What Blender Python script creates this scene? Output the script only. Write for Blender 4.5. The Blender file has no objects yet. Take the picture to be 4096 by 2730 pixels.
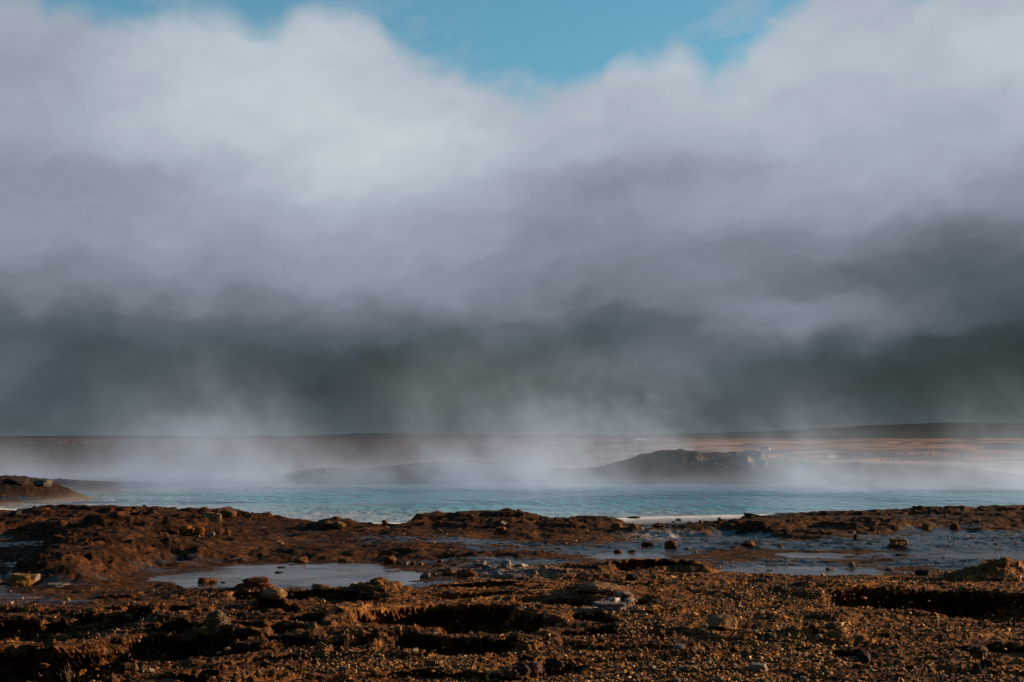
import bpy, math, random
import numpy as np

# ------------------------------------------------------------------ camera, sky, sun, exposure
SC = bpy.context.scene
COL = SC.collection
F_PX, CAM_H, HORIZON = 5690.0, 1.6, 1745.0          # photo 4096 x 2730, 50 mm lens
PITCH = math.atan((HORIZON - 1365.0) / F_PX)
cam_d = bpy.data.cameras.new('camera')
cam_d.lens = 36.0 * F_PX / 4096.0
cam_d.sensor_width = 36.0
cam_d.clip_start, cam_d.clip_end = 0.1, 60000.0
cam = bpy.data.objects.new('camera', cam_d)
COL.objects.link(cam)
cam.location = (0, 0, CAM_H)
cam.rotation_euler = (math.pi / 2 + PITCH, 0, 0)
SC.camera = cam

SUN_AZ, SUN_EL = math.radians(74.0), math.radians(12.5)   # azimuth clockwise from +Y (view direction)
sun_d = bpy.data.lights.new('sun', 'SUN')
sun_d.energy, sun_d.angle, sun_d.color = 5.0, math.radians(0.53), (1.0, 0.71, 0.44)
sun = bpy.data.objects.new('sun', sun_d)
COL.objects.link(sun)
sun.rotation_euler = (math.pi / 2 - SUN_EL, 0, math.pi - SUN_AZ)
SUN_DIR = np.array([math.sin(SUN_AZ) * math.cos(SUN_EL), math.cos(SUN_AZ) * math.cos(SUN_EL), math.sin(SUN_EL)])

vs = SC.view_settings
vs.view_transform, vs.look, vs.gamma, vs.use_curve_mapping = 'Standard', 'None', 1.0, False
vs.exposure = 1.5
cy = SC.cycles
cy.use_denoising = True
cy.max_bounces, cy.diffuse_bounces, cy.glossy_bounces = 6, 2, 3
cy.transmission_bounces, cy.volume_bounces, cy.transparent_max_bounces = 2, 1, 8
cy.caustics_reflective = cy.caustics_refractive = False
cy.volume_step_rate = 1.6
cy.volume_max_steps = 512


# ---- small expression builder for node trees
class X:
    def __init__(s, nt, sock): s.nt, s.s = nt, sock
    def _m(s, op, *a):
        n = s.nt.nodes.new('ShaderNodeMath'); n.operation = op
        for i, v in enumerate((s,) + a):
            if isinstance(v, X): s.nt.links.new(v.s, n.inputs[i])
            else: n.inputs[i].default_value = v
        return X(s.nt, n.outputs[0])
    def __add__(s, o): return s._m('ADD', o)
    __radd__ = __add__
    def __sub__(s, o): return s._m('SUBTRACT', o)
    def __rsub__(s, o): return (s * -1.0) + o
    def __mul__(s, o): return s._m('MULTIPLY', o)
    __rmul__ = __mul__
    def __truediv__(s, o): return s._m('DIVIDE', o)
    def pw(s, o): return s._m('POWER', o)
    def exp(s): return s._m('EXPONENT')
    def mx(s, o): return s._m('MAXIMUM', o)
    def mn(s, o): return s._m('MINIMUM', o)
    def ab(s): return s._m('ABSOLUTE')
    def smooth(s, a, b, lo=0.0, hi=1.0):
        n = s.nt.nodes.new('ShaderNodeMapRange'); n.interpolation_type = 'SMOOTHSTEP'
        s.nt.links.new(s.s, n.inputs[0])
        n.inputs[1].default_value, n.inputs[2].default_value = a, b
        n.inputs[3].default_value, n.inputs[4].default_value = lo, hi
        return X(s.nt, n.outputs[0])


def split(nt, vec):
    n = nt.nodes.new('ShaderNodeSeparateXYZ'); nt.links.new(vec, n.inputs[0])
    return [X(nt, o) for o in n.outputs]


def join(nt, x, y, z):
    n = nt.nodes.new('ShaderNodeCombineXYZ')
    for i, v in enumerate((x, y, z)):
        if isinstance(v, X): nt.links.new(v.s, n.inputs[i])
        else: n.inputs[i].default_value = v
    return n.outputs[0]


def noise(nt, vec, scale, detail=4.0, rough=0.5, dist=0.0, out=0):
    n = nt.nodes.new('ShaderNodeTexNoise')
    if vec is not None: nt.links.new(vec, n.inputs['Vector'])
    n.inputs['Scale'].default_value, n.inputs['Detail'].default_value = scale, detail
    n.inputs['Roughness'].default_value, n.inputs['Distortion'].default_value = rough, dist
    return X(nt, n.outputs[0]) if out == 0 else n.outputs['Color']


def ramp(nt, fac, stops, interp='LINEAR'):
    n = nt.nodes.new('ShaderNodeValToRGB'); cr = n.color_ramp; cr.interpolation = interp
    while len(cr.elements) < len(stops): cr.elements.new(0.5)
    for e, (p, c) in zip(cr.elements, stops):
        e.position = p
        e.color = (c[0], c[1], c[2], 1.0) if hasattr(c, '__len__') else (c, c, c, 1.0)
    nt.links.new(fac.s, n.inputs[0])
    return n.outputs[0]


def mix(nt, fac, a, b, mode='MIX'):
    n = nt.nodes.new('ShaderNodeMix'); n.data_type = 'RGBA'; n.blend_type = mode
    for sk, v in ((n.inputs[0], fac), (n.inputs[6], a), (n.inputs[7], b)):
        if isinstance(v, X): nt.links.new(v.s, sk)
        elif isinstance(v, (int, float)): sk.default_value = v
        elif isinstance(v, tuple): sk.default_value = (v[0], v[1], v[2], 1.0)
        else: nt.links.new(v, sk)
    return n.outputs[2]


def lin(r, g, b):
    return tuple(((c / 255 / 12.92) if c / 255 <= 0.04045 else ((c / 255 + 0.055) / 1.055) ** 2.4) for c in (r, g, b))


def build_world():
    w = bpy.data.worlds.new('World'); SC.world = w; w.use_nodes = True
    nt = w.node_tree; bg = nt.nodes['Background']
    sky = nt.nodes.new('ShaderNodeTexSky'); sky.sky_type = 'NISHITA'; sky.sun_disc = False
    sky.sun_elevation, sky.sun_rotation = SUN_EL, SUN_AZ
    tc = nt.nodes.new('ShaderNodeTexCoord')
    d = tc.outputs['Generated']
    dx, dy, dz = split(nt, d)
    u0 = dx._m('ARCTAN2', dy)
    v0 = dz.mx(-1.0).mn(1.0)._m('ARCSINE')
    # billowing: warp the cloud coordinates at three scales
    q = join(nt, u0, v0 * 1.5, 0.37)
    wc = split(nt, noise(nt, q, 5.5, 3, 0.5, out=1))
    wf = split(nt, noise(nt, q, 21.0, 5, 0.58, out=1))
    u = u0 + (wc[0] - 0.5) * 0.085 + (wf[0] - 0.5) * 0.042
    v = v0 + (wc[1] - 0.5) * 0.065 + (wf[1] - 0.5) * 0.036
    S = 3268.0

    def blob(cx, cy_, sx, sy, amp, uu=u, vv=v, tilt=0.0):
        a = (uu - (cx - 1176.0) / S); b = (vv - (1003.0 - cy_) / S)
        if tilt: b = b - a * tilt
        a = a * (S / sx); b = b * (S / sy)
        return ((a * a + b * b) * -1.0).exp() * amp
    # cloud tone, by elevation and by mass
    t = X(nt, ramp(nt, (v * 1.6).mx(0.0), [(0.0, .265), (.05, .26), (.075, .27), (.10, .30), (.125, .37), (.15, .44), (.197, .54), (.27, .60),
                                           (.345, .67), (.42, .69), (.5, .67), (.7, .60), (1.0, .56)], 'B_SPLINE'))
    for b in [(600, 270, 330, 140, .085), (930, 350, 260, 120, .085), (60, 180, 260, 130, -.09), (60, 430, 300, 90, -.06),
              (1000, 590, 300, 110, .035), (2250, 600, 620, 120, -.13), (1500, 420, 300, 55, -.075, .16), (2450, 430, 260, 90, -.05),
              (2100, 390, 380, 50, .02, .2), (2350, 170, 420, 80, .06), (1720, 190, 260, 90, .03), (1300, 560, 260, 120, -.03),
              (1850, 735, 380, 60, .105, -.08), (1550, 830, 160, 60, .085), (880, 850, 460, 60, -.045), (2330, 880, 380, 80, -.10), (2500, 760, 260, 90, -.12),
              (0, 700, 260, 60, .02), (0, 855, 110, 45, .10), (200, 930, 420, 90, .035), (1060, 930, 240, 80, -.06),
              (1650, 900, 240, 60, .03), (2250, 950, 260, 45, -.03)]:
        t = t + blob(*b[:5], tilt=b[5] if len(b) > 5 else 0.0)
    tex = noise(nt, join(nt, u * .6 + v * .7, v * 2.9 - u * 0.62, 1.7), 6.5, 6, 0.5)
    t = t + (tex - 0.5) * 0.105
    fold = noise(nt, join(nt, u * .55 + v * .4, v * 2.6 - u * .75, 9.3), 8.0, 4, .5)
    t = t + (((fold - .5) * 2.6).ab() * -1.0 + .22).mx(-.25) * .05
    fine = noise(nt, join(nt, u, v * 1.4, 4.2), 34.0, 5, 0.55)
    t = t + (fine - 0.5) * 0.07
    cloud = ramp(nt, t, [(.0, lin(28, 36, 36)), (.2, lin(43, 54, 55)), (.28, lin(57, 72, 78)), (.40, lin(93, 102, 113)),
                         (.53, lin(136, 143, 156)), (.66, lin(167, 176, 189)), (.78, lin(195, 206, 213)), (.95, lin(214, 224, 230))])
    # openings of clear sky
    brk = noise(nt, join(nt, u0 + (wf[2] - 0.5) * .05, v0 + (wf[0] - .5) * .05, 2.3), 16.0, 6, 0.55)
    edge = [(-900, -20), (0, -16), (180, -12), (400, -2), (560, 18), (640, 50), (700, 16), (800, 14), (860, 44), (915, 106), (1000, 150), (1100, 184), (1170, 206), (1250, 212),
            (1330, 200), (1390, 152), (1410, 96), (1450, 84), (1510, 104), (1570, 84), (1640, 128), (1700, 96), (1760, 44), (1830, -4), (1900, -45), (2353, -50), (3400, -30)]
    er = ramp(nt, u0 * .9 + .5 + (wf[0] - .5) * .025, [(((X_ - 1176) / S) * .9 + .5, (Y_ + 60) / 400) for X_, Y_ in edge])
    vb = X(nt, er) * (-400 / S) + (1003 + 60) / S
    op = (v0 - vb) * 32.0 + 0.25 + blob(1240, 250, 150, 60, -.25)
    hi = (v0.smooth(0.36, 0.62) - 1.0) * 0.0 + noise(nt, join(nt, dx._m('ADD', 0.0), dy._m('ADD', 0.0), dz._m('ADD', 0.0)), 3.0, 4, .5).smooth(.30, .50)
    op = op + hi + (brk - 0.5) * 1.7
    clear = op.smooth(0.10, 1.0)
    skyc = mix(nt, 1.0, sky.outputs[0], (0.53, 0.99, 1.10), 'MULTIPLY')
    cloud10 = mix(nt, 1.0, cloud, (14.14 / 2 * 1.0, 14.14 / 2 * 1.0, 14.14 / 2 * 1.0), 'MULTIPLY')
    veil = noise(nt, join(nt, u * .8 + v * .5, v * 1.6 - u * .5, 6.1), 13.0, 6, .6).smooth(.50, .74) * .42
    full = mix(nt, clear * (veil * -1.0 + 0.98), cloud10, skyc)
    nt.links.new(full, bg.inputs[0])
    bg.inputs[1].default_value = 0.05


build_world()

# ------------------------------------------------------------------ numpy noise
_rng = np.random.RandomState(7)
_PERM = np.tile(_rng.permutation(1024), 3)
_ANG = _rng.rand(1024) * 2 * np.pi
_GX, _GY = np.cos(_ANG), np.sin(_ANG)


def perlin(x, y, seed=0):
    x = x + seed * 17.31; y = y + seed * 9.77
    xi = np.floor(x).astype(np.int64); yi = np.floor(y).astype(np.int64)
    xf = x - xi; yf = y - yi
    xi &= 1023; yi &= 1023

    def g(ix, iy, fx, fy):
        h = _PERM[_PERM[ix & 1023] + (iy & 1023)]
        return _GX[h] * fx + _GY[h] * fy
    sx = xf * xf * xf * (xf * (xf * 6 - 15) + 10); sy = yf * yf * yf * (yf * (yf * 6 - 15) + 10)
    a = g(xi, yi, xf, yf); b = g(xi + 1, yi, xf - 1, yf)
    c = g(xi, yi + 1, xf, yf - 1); d = g(xi + 1, yi + 1, xf - 1, yf - 1)
    return (a + sx * (b - a) + sy * ((c + sx * (d - c)) - (a + sx * (b - a)))) * 1.45


def fbm(x, y, oct=4, gain=0.5, seed=0, ridged=False):
    s = np.zeros_like(x); a = 1.0; n = 0.0; f = 1.0
    for o in range(oct):
        p = perlin(x * f, y * f, seed + o * 3)
        s += a * ((1 - 2 * np.abs(p)) if ridged else p)
        n += a; a *= gain; f *= 2.03
    return s / n


def sstep(a, b, x):
    t = np.clip((x - a) / (b - a), 0, 1)
    return t * t * (3 - 2 * t)


# ------------------------------------------------------------------ photo pixel <-> place
_cp, _sp = math.cos(PITCH), math.sin(PITCH)


def ray(px, py):
    cx, c = (px - 2048.0) / F_PX, (1365.0 - py) / F_PX
    return np.array([cx, _cp - c * _sp, _sp + c * _cp])


def at(px, py, z=0.0):
    d = ray(px, py); t = (z - CAM_H) / d[2]
    return np.array([d[0] * t, d[1] * t])


def poly(pts, z=0.0):
    return np.array([at(p[0], p[1], z) for p in pts])


def to_px(x, y, z):
    fx = y * _cp + (z - CAM_H) * _sp
    up = -y * _sp + (z - CAM_H) * _cp
    return 2048 + F_PX * x / fx, 1365 - F_PX * up / fx


def seg_dist(P, x, y, closed=False):
    """distance to polyline, running parameter 0..1 along it, and side (+ left of travel)"""
    n = len(P); best = np.full(x.shape, 1e9); par = np.zeros_like(x); side = np.zeros_like(x)
    L = [0.0]
    for i in range(n - 1): L.append(L[-1] + np.hypot(*(P[i + 1] - P[i])))
    for i in range(n if closed else n - 1):
        a, b = P[i], P[(i + 1) % n]
        ex, ey = b - a; l2 = ex * ex + ey * ey
        t = np.clip(((x - a[0]) * ex + (y - a[1]) * ey) / l2, 0, 1)
        dx = x - a[0] - t * ex; dy = y - a[1] - t * ey
        d = np.hypot(dx, dy); m = d < best
        best = np.where(m, d, best)
        if not closed:
            par = np.where(m, (L[i] + t * math.sqrt(l2)) / L[-1], par)
            side = np.where(m, np.sign(ex * dy - ey * dx), side)
    return best, par, side


def poly_sd(P, x, y):
    d, _, _ = seg_dist(P, x, y, True)
    ins = np.zeros(x.shape, bool); n = len(P)
    for i in range(n):
        a, b = P[i], P[(i + 1) % n]
        c = ((a[1] > y) != (b[1] > y)) & (x < (b[0] - a[0]) * (y - a[1]) / (b[1] - a[1] + 1e-12) + a[0])
        ins ^= c
    return np.where(ins, -d, d)


# ------------------------------------------------------------------ the lie of the land
POOL = poly([(-900, 2040), (0, 2044), (430, 2056), (900, 2084), (1380, 2100), (1700, 2103), (2100, 2094), (2390, 2081), (2700, 2072),
             (2980, 2065), (3250, 2066), (3700, 2056), (4096, 2046), (5400, 2020), (5700, 1962), (4600, 1940), (4096, 1939), (3300, 1941),
             (2700, 1938), (2000, 1936), (1500, 1940), (850, 1939), (660, 1951), (290, 1968), (325, 1984), (385, 1996), (200, 2012),
             (37, 2023), (-900, 2030)])
PUDDLES = [  # name, level, outline
    ('a', 0.055, [(520, 2330), (640, 2290), (760, 2268), (1000, 2256), (1300, 2254), (1560, 2258), (1640, 2280), (1720, 2300), (1690, 2330),
                  (1560, 2352), (1330, 2364), (1150, 2352), (960, 2352), (780, 2352), (600, 2362)]),
    ('b', 0.075, [(2350, 2222), (2440, 2208), (2560, 2204), (2680, 2216), (2720, 2232), (2600, 2244), (2450, 2242), (2380, 2234)]),
    ('c', 0.065, [(2850, 2282), (3020, 2262), (3200, 2262), (3420, 2272), (3600, 2282), (3700, 2292), (3400, 2306), (3150, 2302), (2960, 2294)]),
    ('d', 0.085, [(3080, 2218), (3200, 2208), (3330, 2210), (3420, 2222), (3300, 2234), (3150, 2234)]),
    ('e', 0.075, [(3700, 2222), (3850, 2212), (4096, 2208), (4400, 2210), (4400, 2240), (4050, 2242), (3850, 2238)]),
    ('f', 0.05, [(0, 2384), (110, 2378), (230, 2380), (260, 2388), (160, 2394), (40, 2396), (-200, 2398), (-200, 2384)]),
]
PUDDLE_XY = [(n, lv, poly(p, lv)) for n, lv, p in PUDDLES]
# line between the wet sinter terrace and the dry brown foreground
BORDER = poly([(-1500, 2450), (0, 2430), (350, 2412), (600, 2398), (760, 2362), (1000, 2350), (1350, 2366), (1440, 2345), (1700, 2352),
               (1860, 2312), (2100, 2288), (2300, 2262), (2550, 2246), (2750, 2232), (2900, 2272), (3100, 2298), (3400, 2310),
               (3700, 2304), (3860, 2290), (3960, 2250), (4096, 2255), (5600, 2250)], 0.1)
# mounds: (px, py of the top, height of top above the terrace, half width px, half depth m)
MOUNDS = [(430, 2048, .19, 330, 1.5), (150, 2070, .06, 260, 1.0), (760, 2070, .14, 220, 1.0), (1000, 2082, .09, 220, .9), (1330, 2108, .12, 90, .6),
          (1890, 2078, .18, 210, 1.3), (2080, 2098, .11, 190, 1.1), (2370, 2098, .11, 150, .8), (2300, 2125, .08, 200, .9),
          (3350, 2070, .07, 260, .8), (3750, 2060, .10, 330, .9), (4250, 2050, .14, 420, 1.0), (3130, 2100, .09, 170, .7),
          (420, 2195, .11, 330, 1.2), (760, 2150, .10, 260, .8), (1650, 2190, .06, 300, 1.0), (2780, 2238, .16, 105, .35), (2600, 2262, .08, 220, .4),
          (3990, 2252, .20, 130, .45), (1540, 2338, .13, 135, .35), (2380, 2345, .10, 150, .35), (1060, 2400, .12, 120, .35),
          (1020, 2340, .07, 80, .25), (2560, 2200, .03, 200, .6), (1250, 2380, .06, 200, .35), (2140, 2300, .07, 200, .4),
          (640, 2440, .08, 220, .4), (3300, 2510, .05, 120, .3), (3330, 2350, .07, 260, .5), (1000, 2650, .06, 260, .35),
          (2180, 2720, .05, 300, .35), (700, 2680, .05, 220, .3)]
# ledges: crest polyline (photo px), height, steep width, back slope length, crest level; drop lies towards the camera (right of travel)
LEDGES = [
    ([(1330, 2452), (1430, 2415), (1560, 2398), (1750, 2384), (1950, 2388), (2090, 2402), (2200, 2430), (2260, 2470)], .26, .22, 1.6, .20),
    ([(3170, 2360), (3280, 2338), (3450, 2330), (3700, 2328), (3900, 2330), (4096, 2334), (4700, 2330)], .25, .24, 1.8, .22),
    ([(-700, 2560), (0, 2568), (200, 2566), (330, 2552), (480, 2524), (700, 2502), (880, 2512), (1010, 2540), (1080, 2580)], .24, .2, 1.5, .12),
    ([(1480, 2572), (1560, 2550), (1700, 2542), (1880, 2548), (2020, 2566), (2090, 2600)], .14, .14, .9, .08),
    ([(960, 2560), (1030, 2540), (1130, 2536), (1240, 2546), (1300, 2570)], .12, .12, .8, .08),
    ([(1120, 2470), (1180, 2446), (1260, 2440), (1320, 2450), (1350, 2480)], .14, .14, .8, .14),
    ([(2380, 2270), (2460, 2252), (2600, 2252), (2720, 2246), (2800, 2256), (2860, 2285)], .13, .16, .9, .17),
    ([(2480, 2420), (2530, 2396), (2600, 2396), (2650, 2420)], .11, .12, .6, .13),
    ([(2180, 2500), (2240, 2478), (2360, 2468), (2480, 2478), (2540, 2500)], .11, .12, .7, .08),
    ([(2200, 2560), (2290, 2536), (2400, 2530), (2500, 2548)], .09, .1, .6, .05),
    ([(-500, 2490), (0, 2484), (180, 2482), (420, 2466), (560, 2462), (700, 2470)], .11, .14, .9, .10),
    ([(330, 2452), (400, 2436), (520, 2434), (640, 2446)], .09, .12, .6, .12),
    ([(560, 2462), (650, 2448), (760, 2444), (830, 2456)], .10, .12, .6, .13),
    ([(1160, 2360), (1250, 2372), (1400, 2382), (1520, 2400)], .06, .1, .6, .13),
    ([(-600, 2150), (0, 2098), (140, 2096), (260, 2110), (400, 2128), (560, 2130), (700, 2140)], .22, .5, 2.2, .28),
    ([(40, 2290), (120, 2262), (210, 2210), (290, 2165), (400, 2120)], -.20, .35, 2.2, .25),
    ([(240, 2345), (330, 2322), (430, 2310), (520, 2300), (600, 2300)], .12, .3, 1.2, .16),
    ([(1500, 2150), (1580, 2110), (1660, 2092), (1780, 2078), (1950, 2076)], .10, .6, 1.5, .2),
    ([(3050, 2140), (3120, 2120), (3250, 2116), (3400, 2122), (3500, 2130)], .10, .4, 1.2, .15),
    ([(3450, 2116), (3600, 2104), (3800, 2096), (4096, 2090), (4500, 2086)], .12, .45, 1.3, .2),
    ([(2750, 2150), (2850, 2128), (2980, 2122), (3120, 2136), (3200, 2160)], .10, .4, 1.2, .16),
    ([(3200, 2215), (3330, 2200), (3500, 2196), (3650, 2206)], .05, .3, .8, .12),
    ([(1450, 2190), (1700, 2168), (2000, 2150), (2200, 2150)], .05, .4, 1.0, .12),
    ([(3500, 2430), (3700, 2424), (3900, 2436), (4300, 2440)], .05, .15, .6, .06),
    ([(3200, 2620), (3330, 2606), (3460, 2612), (3560, 2640)], .07, .12, .5, .04),
    ([(3750, 2600), (3880, 2584), (4000, 2590), (4200, 2600)], .07, .12, .6, .04),
    ([(1700, 2330), (1900, 2318), (2050, 2320), (2200, 2345)], .06, .15, .6, .15),
    ([(1400, 2700), (1600, 2690), (1900, 2694), (2200, 2716)], .05, .1, .5, .04),
]
_rl = np.random.RandomState(64)
for _ in range(34):                                     # thin sinter shelves running sideways through the crust
    _x = _rl.uniform(-150, 2300) if _rl.rand() < .72 else _rl.uniform(3150, 4250)
    _y = _rl.uniform(2395, 2720); _L = _rl.uniform(130, 420); _t = _rl.uniform(-.06, .06)
    LEDGES.append(([(_x + k_ * _L / 4, _y + k_ * _L / 4 * _t - 9 * math.sin(k_ * math.pi / 4) + _rl.normal() * 3) for k_ in range(5)],
                   _rl.uniform(.045, .085), _rl.uniform(.045, .08), _rl.uniform(.3, .6), .06))
LEDGE_XY = [(poly(p, zc), a, w, l) for p, a, w, l, zc in LEDGES]
FAR_CREST = [(-1500, 1925), (-300, 1922), (0, 1926), (60, 1921), (110, 1930), (200, 1927), (330, 1932), (500, 1928), (620, 1931), (700, 1940), (840, 1938),
             (900, 1916), (1000, 1907), (1130, 1902), (1250, 1883), (1330, 1881), (1400, 1893), (1520, 1880), (1700, 1864), (1880, 1854),
             (2000, 1860), (2080, 1870), (2150, 1886), (2320, 1886), (2440, 1880), (2480, 1862), (2530, 1852), (2600, 1828), (2680, 1811), (2750, 1812),
             (2800, 1822), (2900, 1822), (3000, 1816), (3040, 1822), (3080, 1845), (3170, 1850), (3220, 1856), (3290, 1873), (3345, 1882),
             (3380, 1867), (3450, 1862), (3560, 1872), (3700, 1874), (3800, 1880), (3930, 1884), (4020, 1898), (4096, 1910), (5600, 1905)]
CR_Y = 51.5
CR_X = np.array([at(p[0], 2000, 0)[0] * CR_Y / at(p[0], 2000, 0)[1] for p in FAR_CREST])
CR_Z = np.array([CAM_H + ray(*p)[2] / ray(*p)[1] * CR_Y for p in FAR_CREST])
BY = BORDER[np.argsort(BORDER[:, 0])]


def border_y(x):
    return np.interp(x, BY[:, 0], BY[:, 1])


def height(x, y, detail=True, aux=None):
    """ground height in metres, pool surface at 0"""
    x = np.asarray(x, float); y = np.asarray(y, float)
    wx = x + 0.22 * fbm(x * .9, y * .9, 3, seed=40); wy = y + 0.22 * fbm(x * .9, y * .9, 3, seed=50)
    sd = poly_sd(POOL, x + .25 * fbm(x * .5, y * .5, 3, seed=3), y + .3 * fbm(x * .6, y * .6, 3, seed=5))
    yb = border_y(wx)
    front = sstep(.5, -.6, wy - yb)                     # 1 on the dry foreground
    z = np.interp(y, [-20, 0, 8, 10.5, 12.5, 14, 16, 20, 24, 26, 60], [-.2, -.08, .0, .02, .04, .055, .075, .09, .10, .10, .10])
    z = z + front * 0.035 * sstep(9.5, 12.5, y)
    shore = sstep(0, 2.2, sd)
    z = z * shore + .02 * sstep(-.1, .3, sd)
    land = sstep(.2, 1.4, sd)
    near = y < 33
    for px, py, h, w, dm in MOUNDS:
        p = at(px, py, h + .08); k = p[1] / F_PX * w
        r = ((wx - p[0]) / k) ** 2 + ((wy - p[1]) / dm) ** 2
        z = z + np.where(near, h * np.exp(-np.minimum(r, 40) * 1.1), 0) * (sstep(.0, .8, sd))
    fm = np.zeros_like(z); und = np.zeros_like(z)
    for P, a, w, l in LEDGE_XY:
        x0, x1, y0, y1 = P[:, 0].min() - 3, P[:, 0].max() + 3, P[:, 1].min() - 3, P[:, 1].max() + 4
        m = (x > x0) & (x < x1) & (y > y0) & (y < y1)
        if not m.any(): continue
        jx = .26 * fbm(x[m] * 1.9, y[m] * 1.9, 4, .6, seed=21)
        d, par, side = seg_dist(P, wx[m] + jx, wy[m] + jx * .8)
        s = d * side                                    # + behind the crest, - in front
        if a < 0: s = -s
        tap = sstep(0, .16, par) * sstep(1, .84, par)
        if y[m].mean() > 17.5:                          # back terraces: raised steps
            prof = np.where(s > 0, np.exp(-(s / l) ** 2 * 1.3), 0) + np.where(s <= 0, sstep(-w, 0, s), 0)
            z[m] = z[m] + abs(a) * tap * prof * .8
        else:                                           # foreground: undercut banks dropping towards the viewer
            q = np.maximum(-s, 0)
            prof = -1.15 * sstep(0, w * 1.6, q) * np.exp(-(q / (l * .75)) ** 2) + .16 * np.where(s > 0, np.exp(-(s / .3) ** 2), sstep(-w, 0, s))
            z[m] = z[m] + abs(a) * tap * prof
        fm[m] = np.maximum(fm[m], tap * sstep(w * .35, 0, s) * sstep(-2.2 * w, -1.3 * w, s))
        if y[m].mean() <= 17.5: und[m] = np.maximum(und[m], tap * 2.1 * w * sstep(-.12 * w, -1.1 * w, s) * sstep(-4.5 * w, -1.7 * w, s))
    # far side of the pool
    far = sstep(46.2, 47.5, y)
    zc = np.interp(x + .3 * fbm(x * .8, y * .8, 3, seed=71), CR_X, CR_Z)
    t = y - CR_Y
    prof = np.where(t < 0, sstep(-4.6, 0, t) ** 0.8, np.exp(-(t / 9.0) ** 2))
    fb = np.maximum(zc, .02) * prof
    # headland on the left
    hl = sstep(0, 1.5, sd) * np.exp(-((x + 12.6) / 4.2) ** 2 - ((y - 37.2) / 2.2) ** 2) * .36
    hl = hl + sstep(0, 1.0, sd) * np.exp(-((x + 14.6) / 1.2) ** 2 - ((y - 41.5) / 1.0) ** 2) * .26
    hl = hl + sstep(0, 1.0, sd) * np.exp(-((x + 13.0) / 3.0) ** 2 - ((y - 43.0) / 1.6) ** 2) * .10
    z = z + np.where((y > 30) & (y < 46), hl, 0)
    z = np.where(y > 46, z * (1 - far) + far * fb, z)
    # ground behind the rim falls away to the plain
    z = z - np.interp(y, [55, 70, 100, 200, 420], [0, .5, 2.2, 8.5, 19.5])
    # pool basin
    z = np.where(sd < 0, np.minimum(z, -np.minimum(-sd * .16, 1.4)), z)
    if aux is not None: aux['und'], aux['fm'] = und, fm
    if detail:
        k = land * sstep(400, 60, y)
        dry = k * (1 - front) * sstep(.12, .24, z) * (y < 34)
        z = z + dry * (.036 * fbm(x * 2.4, y * 2.8, 4, .6, seed=27, ridged=True) + .018 * fbm(x * 7, y * 8, 3, .6, seed=29)
                       + .035 * (sstep(-.1, .1, fbm(x * 1.1, y * 1.6, 3, seed=28)) - .5))
        tm = .05 * fbm(x * 1.3, y * 1.8, 4, .6, seed=26)
        q = (z + tm) / .06; qf = q - np.floor(q)
        z = z + dry * .8 * ((np.floor(q) + sstep(.3, .65, qf)) * .06 - tm - z)
        rim = sstep(46.5, 49, y) * sstep(75, 55, y)
        lay = fbm(wx * .8, wy * 1.6, 4, seed=11) * .062
        st = .02
        ter = (np.floor(lay / st) + sstep(.25, .75, lay / st - np.floor(lay / st))) * st
        z = z + front * land * ter * (1 - .8 * fm) * sstep(.05, .3, sd)
        calm = 1 - .88 * fm
        tn = .030 * fbm(x * 1.7, y * 2.3, 4, .6, seed=14) + .007 * calm * perlin(x * 21, y * 21, 16)
        q = (z + tn) / .042; qf = q - np.floor(q)
        z = z + front * land * .02 * sstep(1.2, -.5, x) * fbm(x * 1.1, y * 5.5, 4, .6, seed=19, ridged=True)
        z = z + front * land * .85 * ((np.floor(q) + sstep(.30, .62, qf)) * .042 - tn - z)
        z = z + (1 - front) * k * .35 * ter
        z = z + front * calm * (.013 * fbm(x * 3.2, y * 4.6, 4, .55, seed=13, ridged=True) + .015 * fbm(x * 11, y * 13, 3, .6, seed=15)
                         + .009 * perlin(x * 27, y * 30, 17) + .006 * perlin(x * 55, y * 60, 18))
        patch = sstep(-.05, .35, fbm(x * .7, y * .8, 3, seed=91))
        z = z + (1 - front) * k * ((.034 + .034 * patch) * fbm(x * 1.5, y * 2.6, 4, .6, seed=23, ridged=True) + (.012 + .018 * patch) * fbm(x * 6, y * 8, 4, .62, seed=25))
        z = z + rim * (.10 * fbm(x * .9, y * .9, 4, .55, seed=33, ridged=True) + .07 * fbm(x * 2.7, y * 2.7, 3, .6, seed=35)) * sstep(.02, .5, fb)
        hd = np.where((y > 30) & (y < 46.5), sstep(.0, .12, hl), 0)
        z = z + hd * (.07 * fbm(x * 1.2, y * 1.2, 4, .55, seed=37, ridged=True) + .03 * fbm(x * 4, y * 4, 3, .6, seed=38))
    uu = x / np.maximum(y, 1.0)
    bm = np.maximum(sstep(.045, .075, uu) * sstep(.190, .155, uu), sstep(-.125, -.110, uu) * sstep(-.066, -.078, uu) * .9) * sstep(3.6, 2.0, sd) * (sd > 0) * (y < 31)
    z = np.where(sd > 0, z * (1 - .78 * bm), z)
    z = z + .045 * np.exp(-((sd - .35) / .34) ** 2) * (y < 31) * (y > 20) * (sd > -.2)
    for n, lv, P in PUDDLE_XY:
        m = (x > P[:, 0].min() - 1.6) & (x < P[:, 0].max() + 1.6) & (y > P[:, 1].min() - 1.6) & (y < P[:, 1].max() + 1.6)
        if not m.any(): continue
        s = poly_sd(P, x[m] + .55 * fbm(x[m] * 1.6, y[m] * 1.6, 4, .65, seed=81), y[m] + .62 * fbm(x[m] * 1.7, y[m] * 2.2, 4, .65, seed=83))
        zz = z[m]
        bowl = lv - .006 - .028 * np.clip(-s / .6, 0, 1) + .020 * fbm(x[m] * 2.1, y[m] * 3.0, 4, .6, seed=85)
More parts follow.
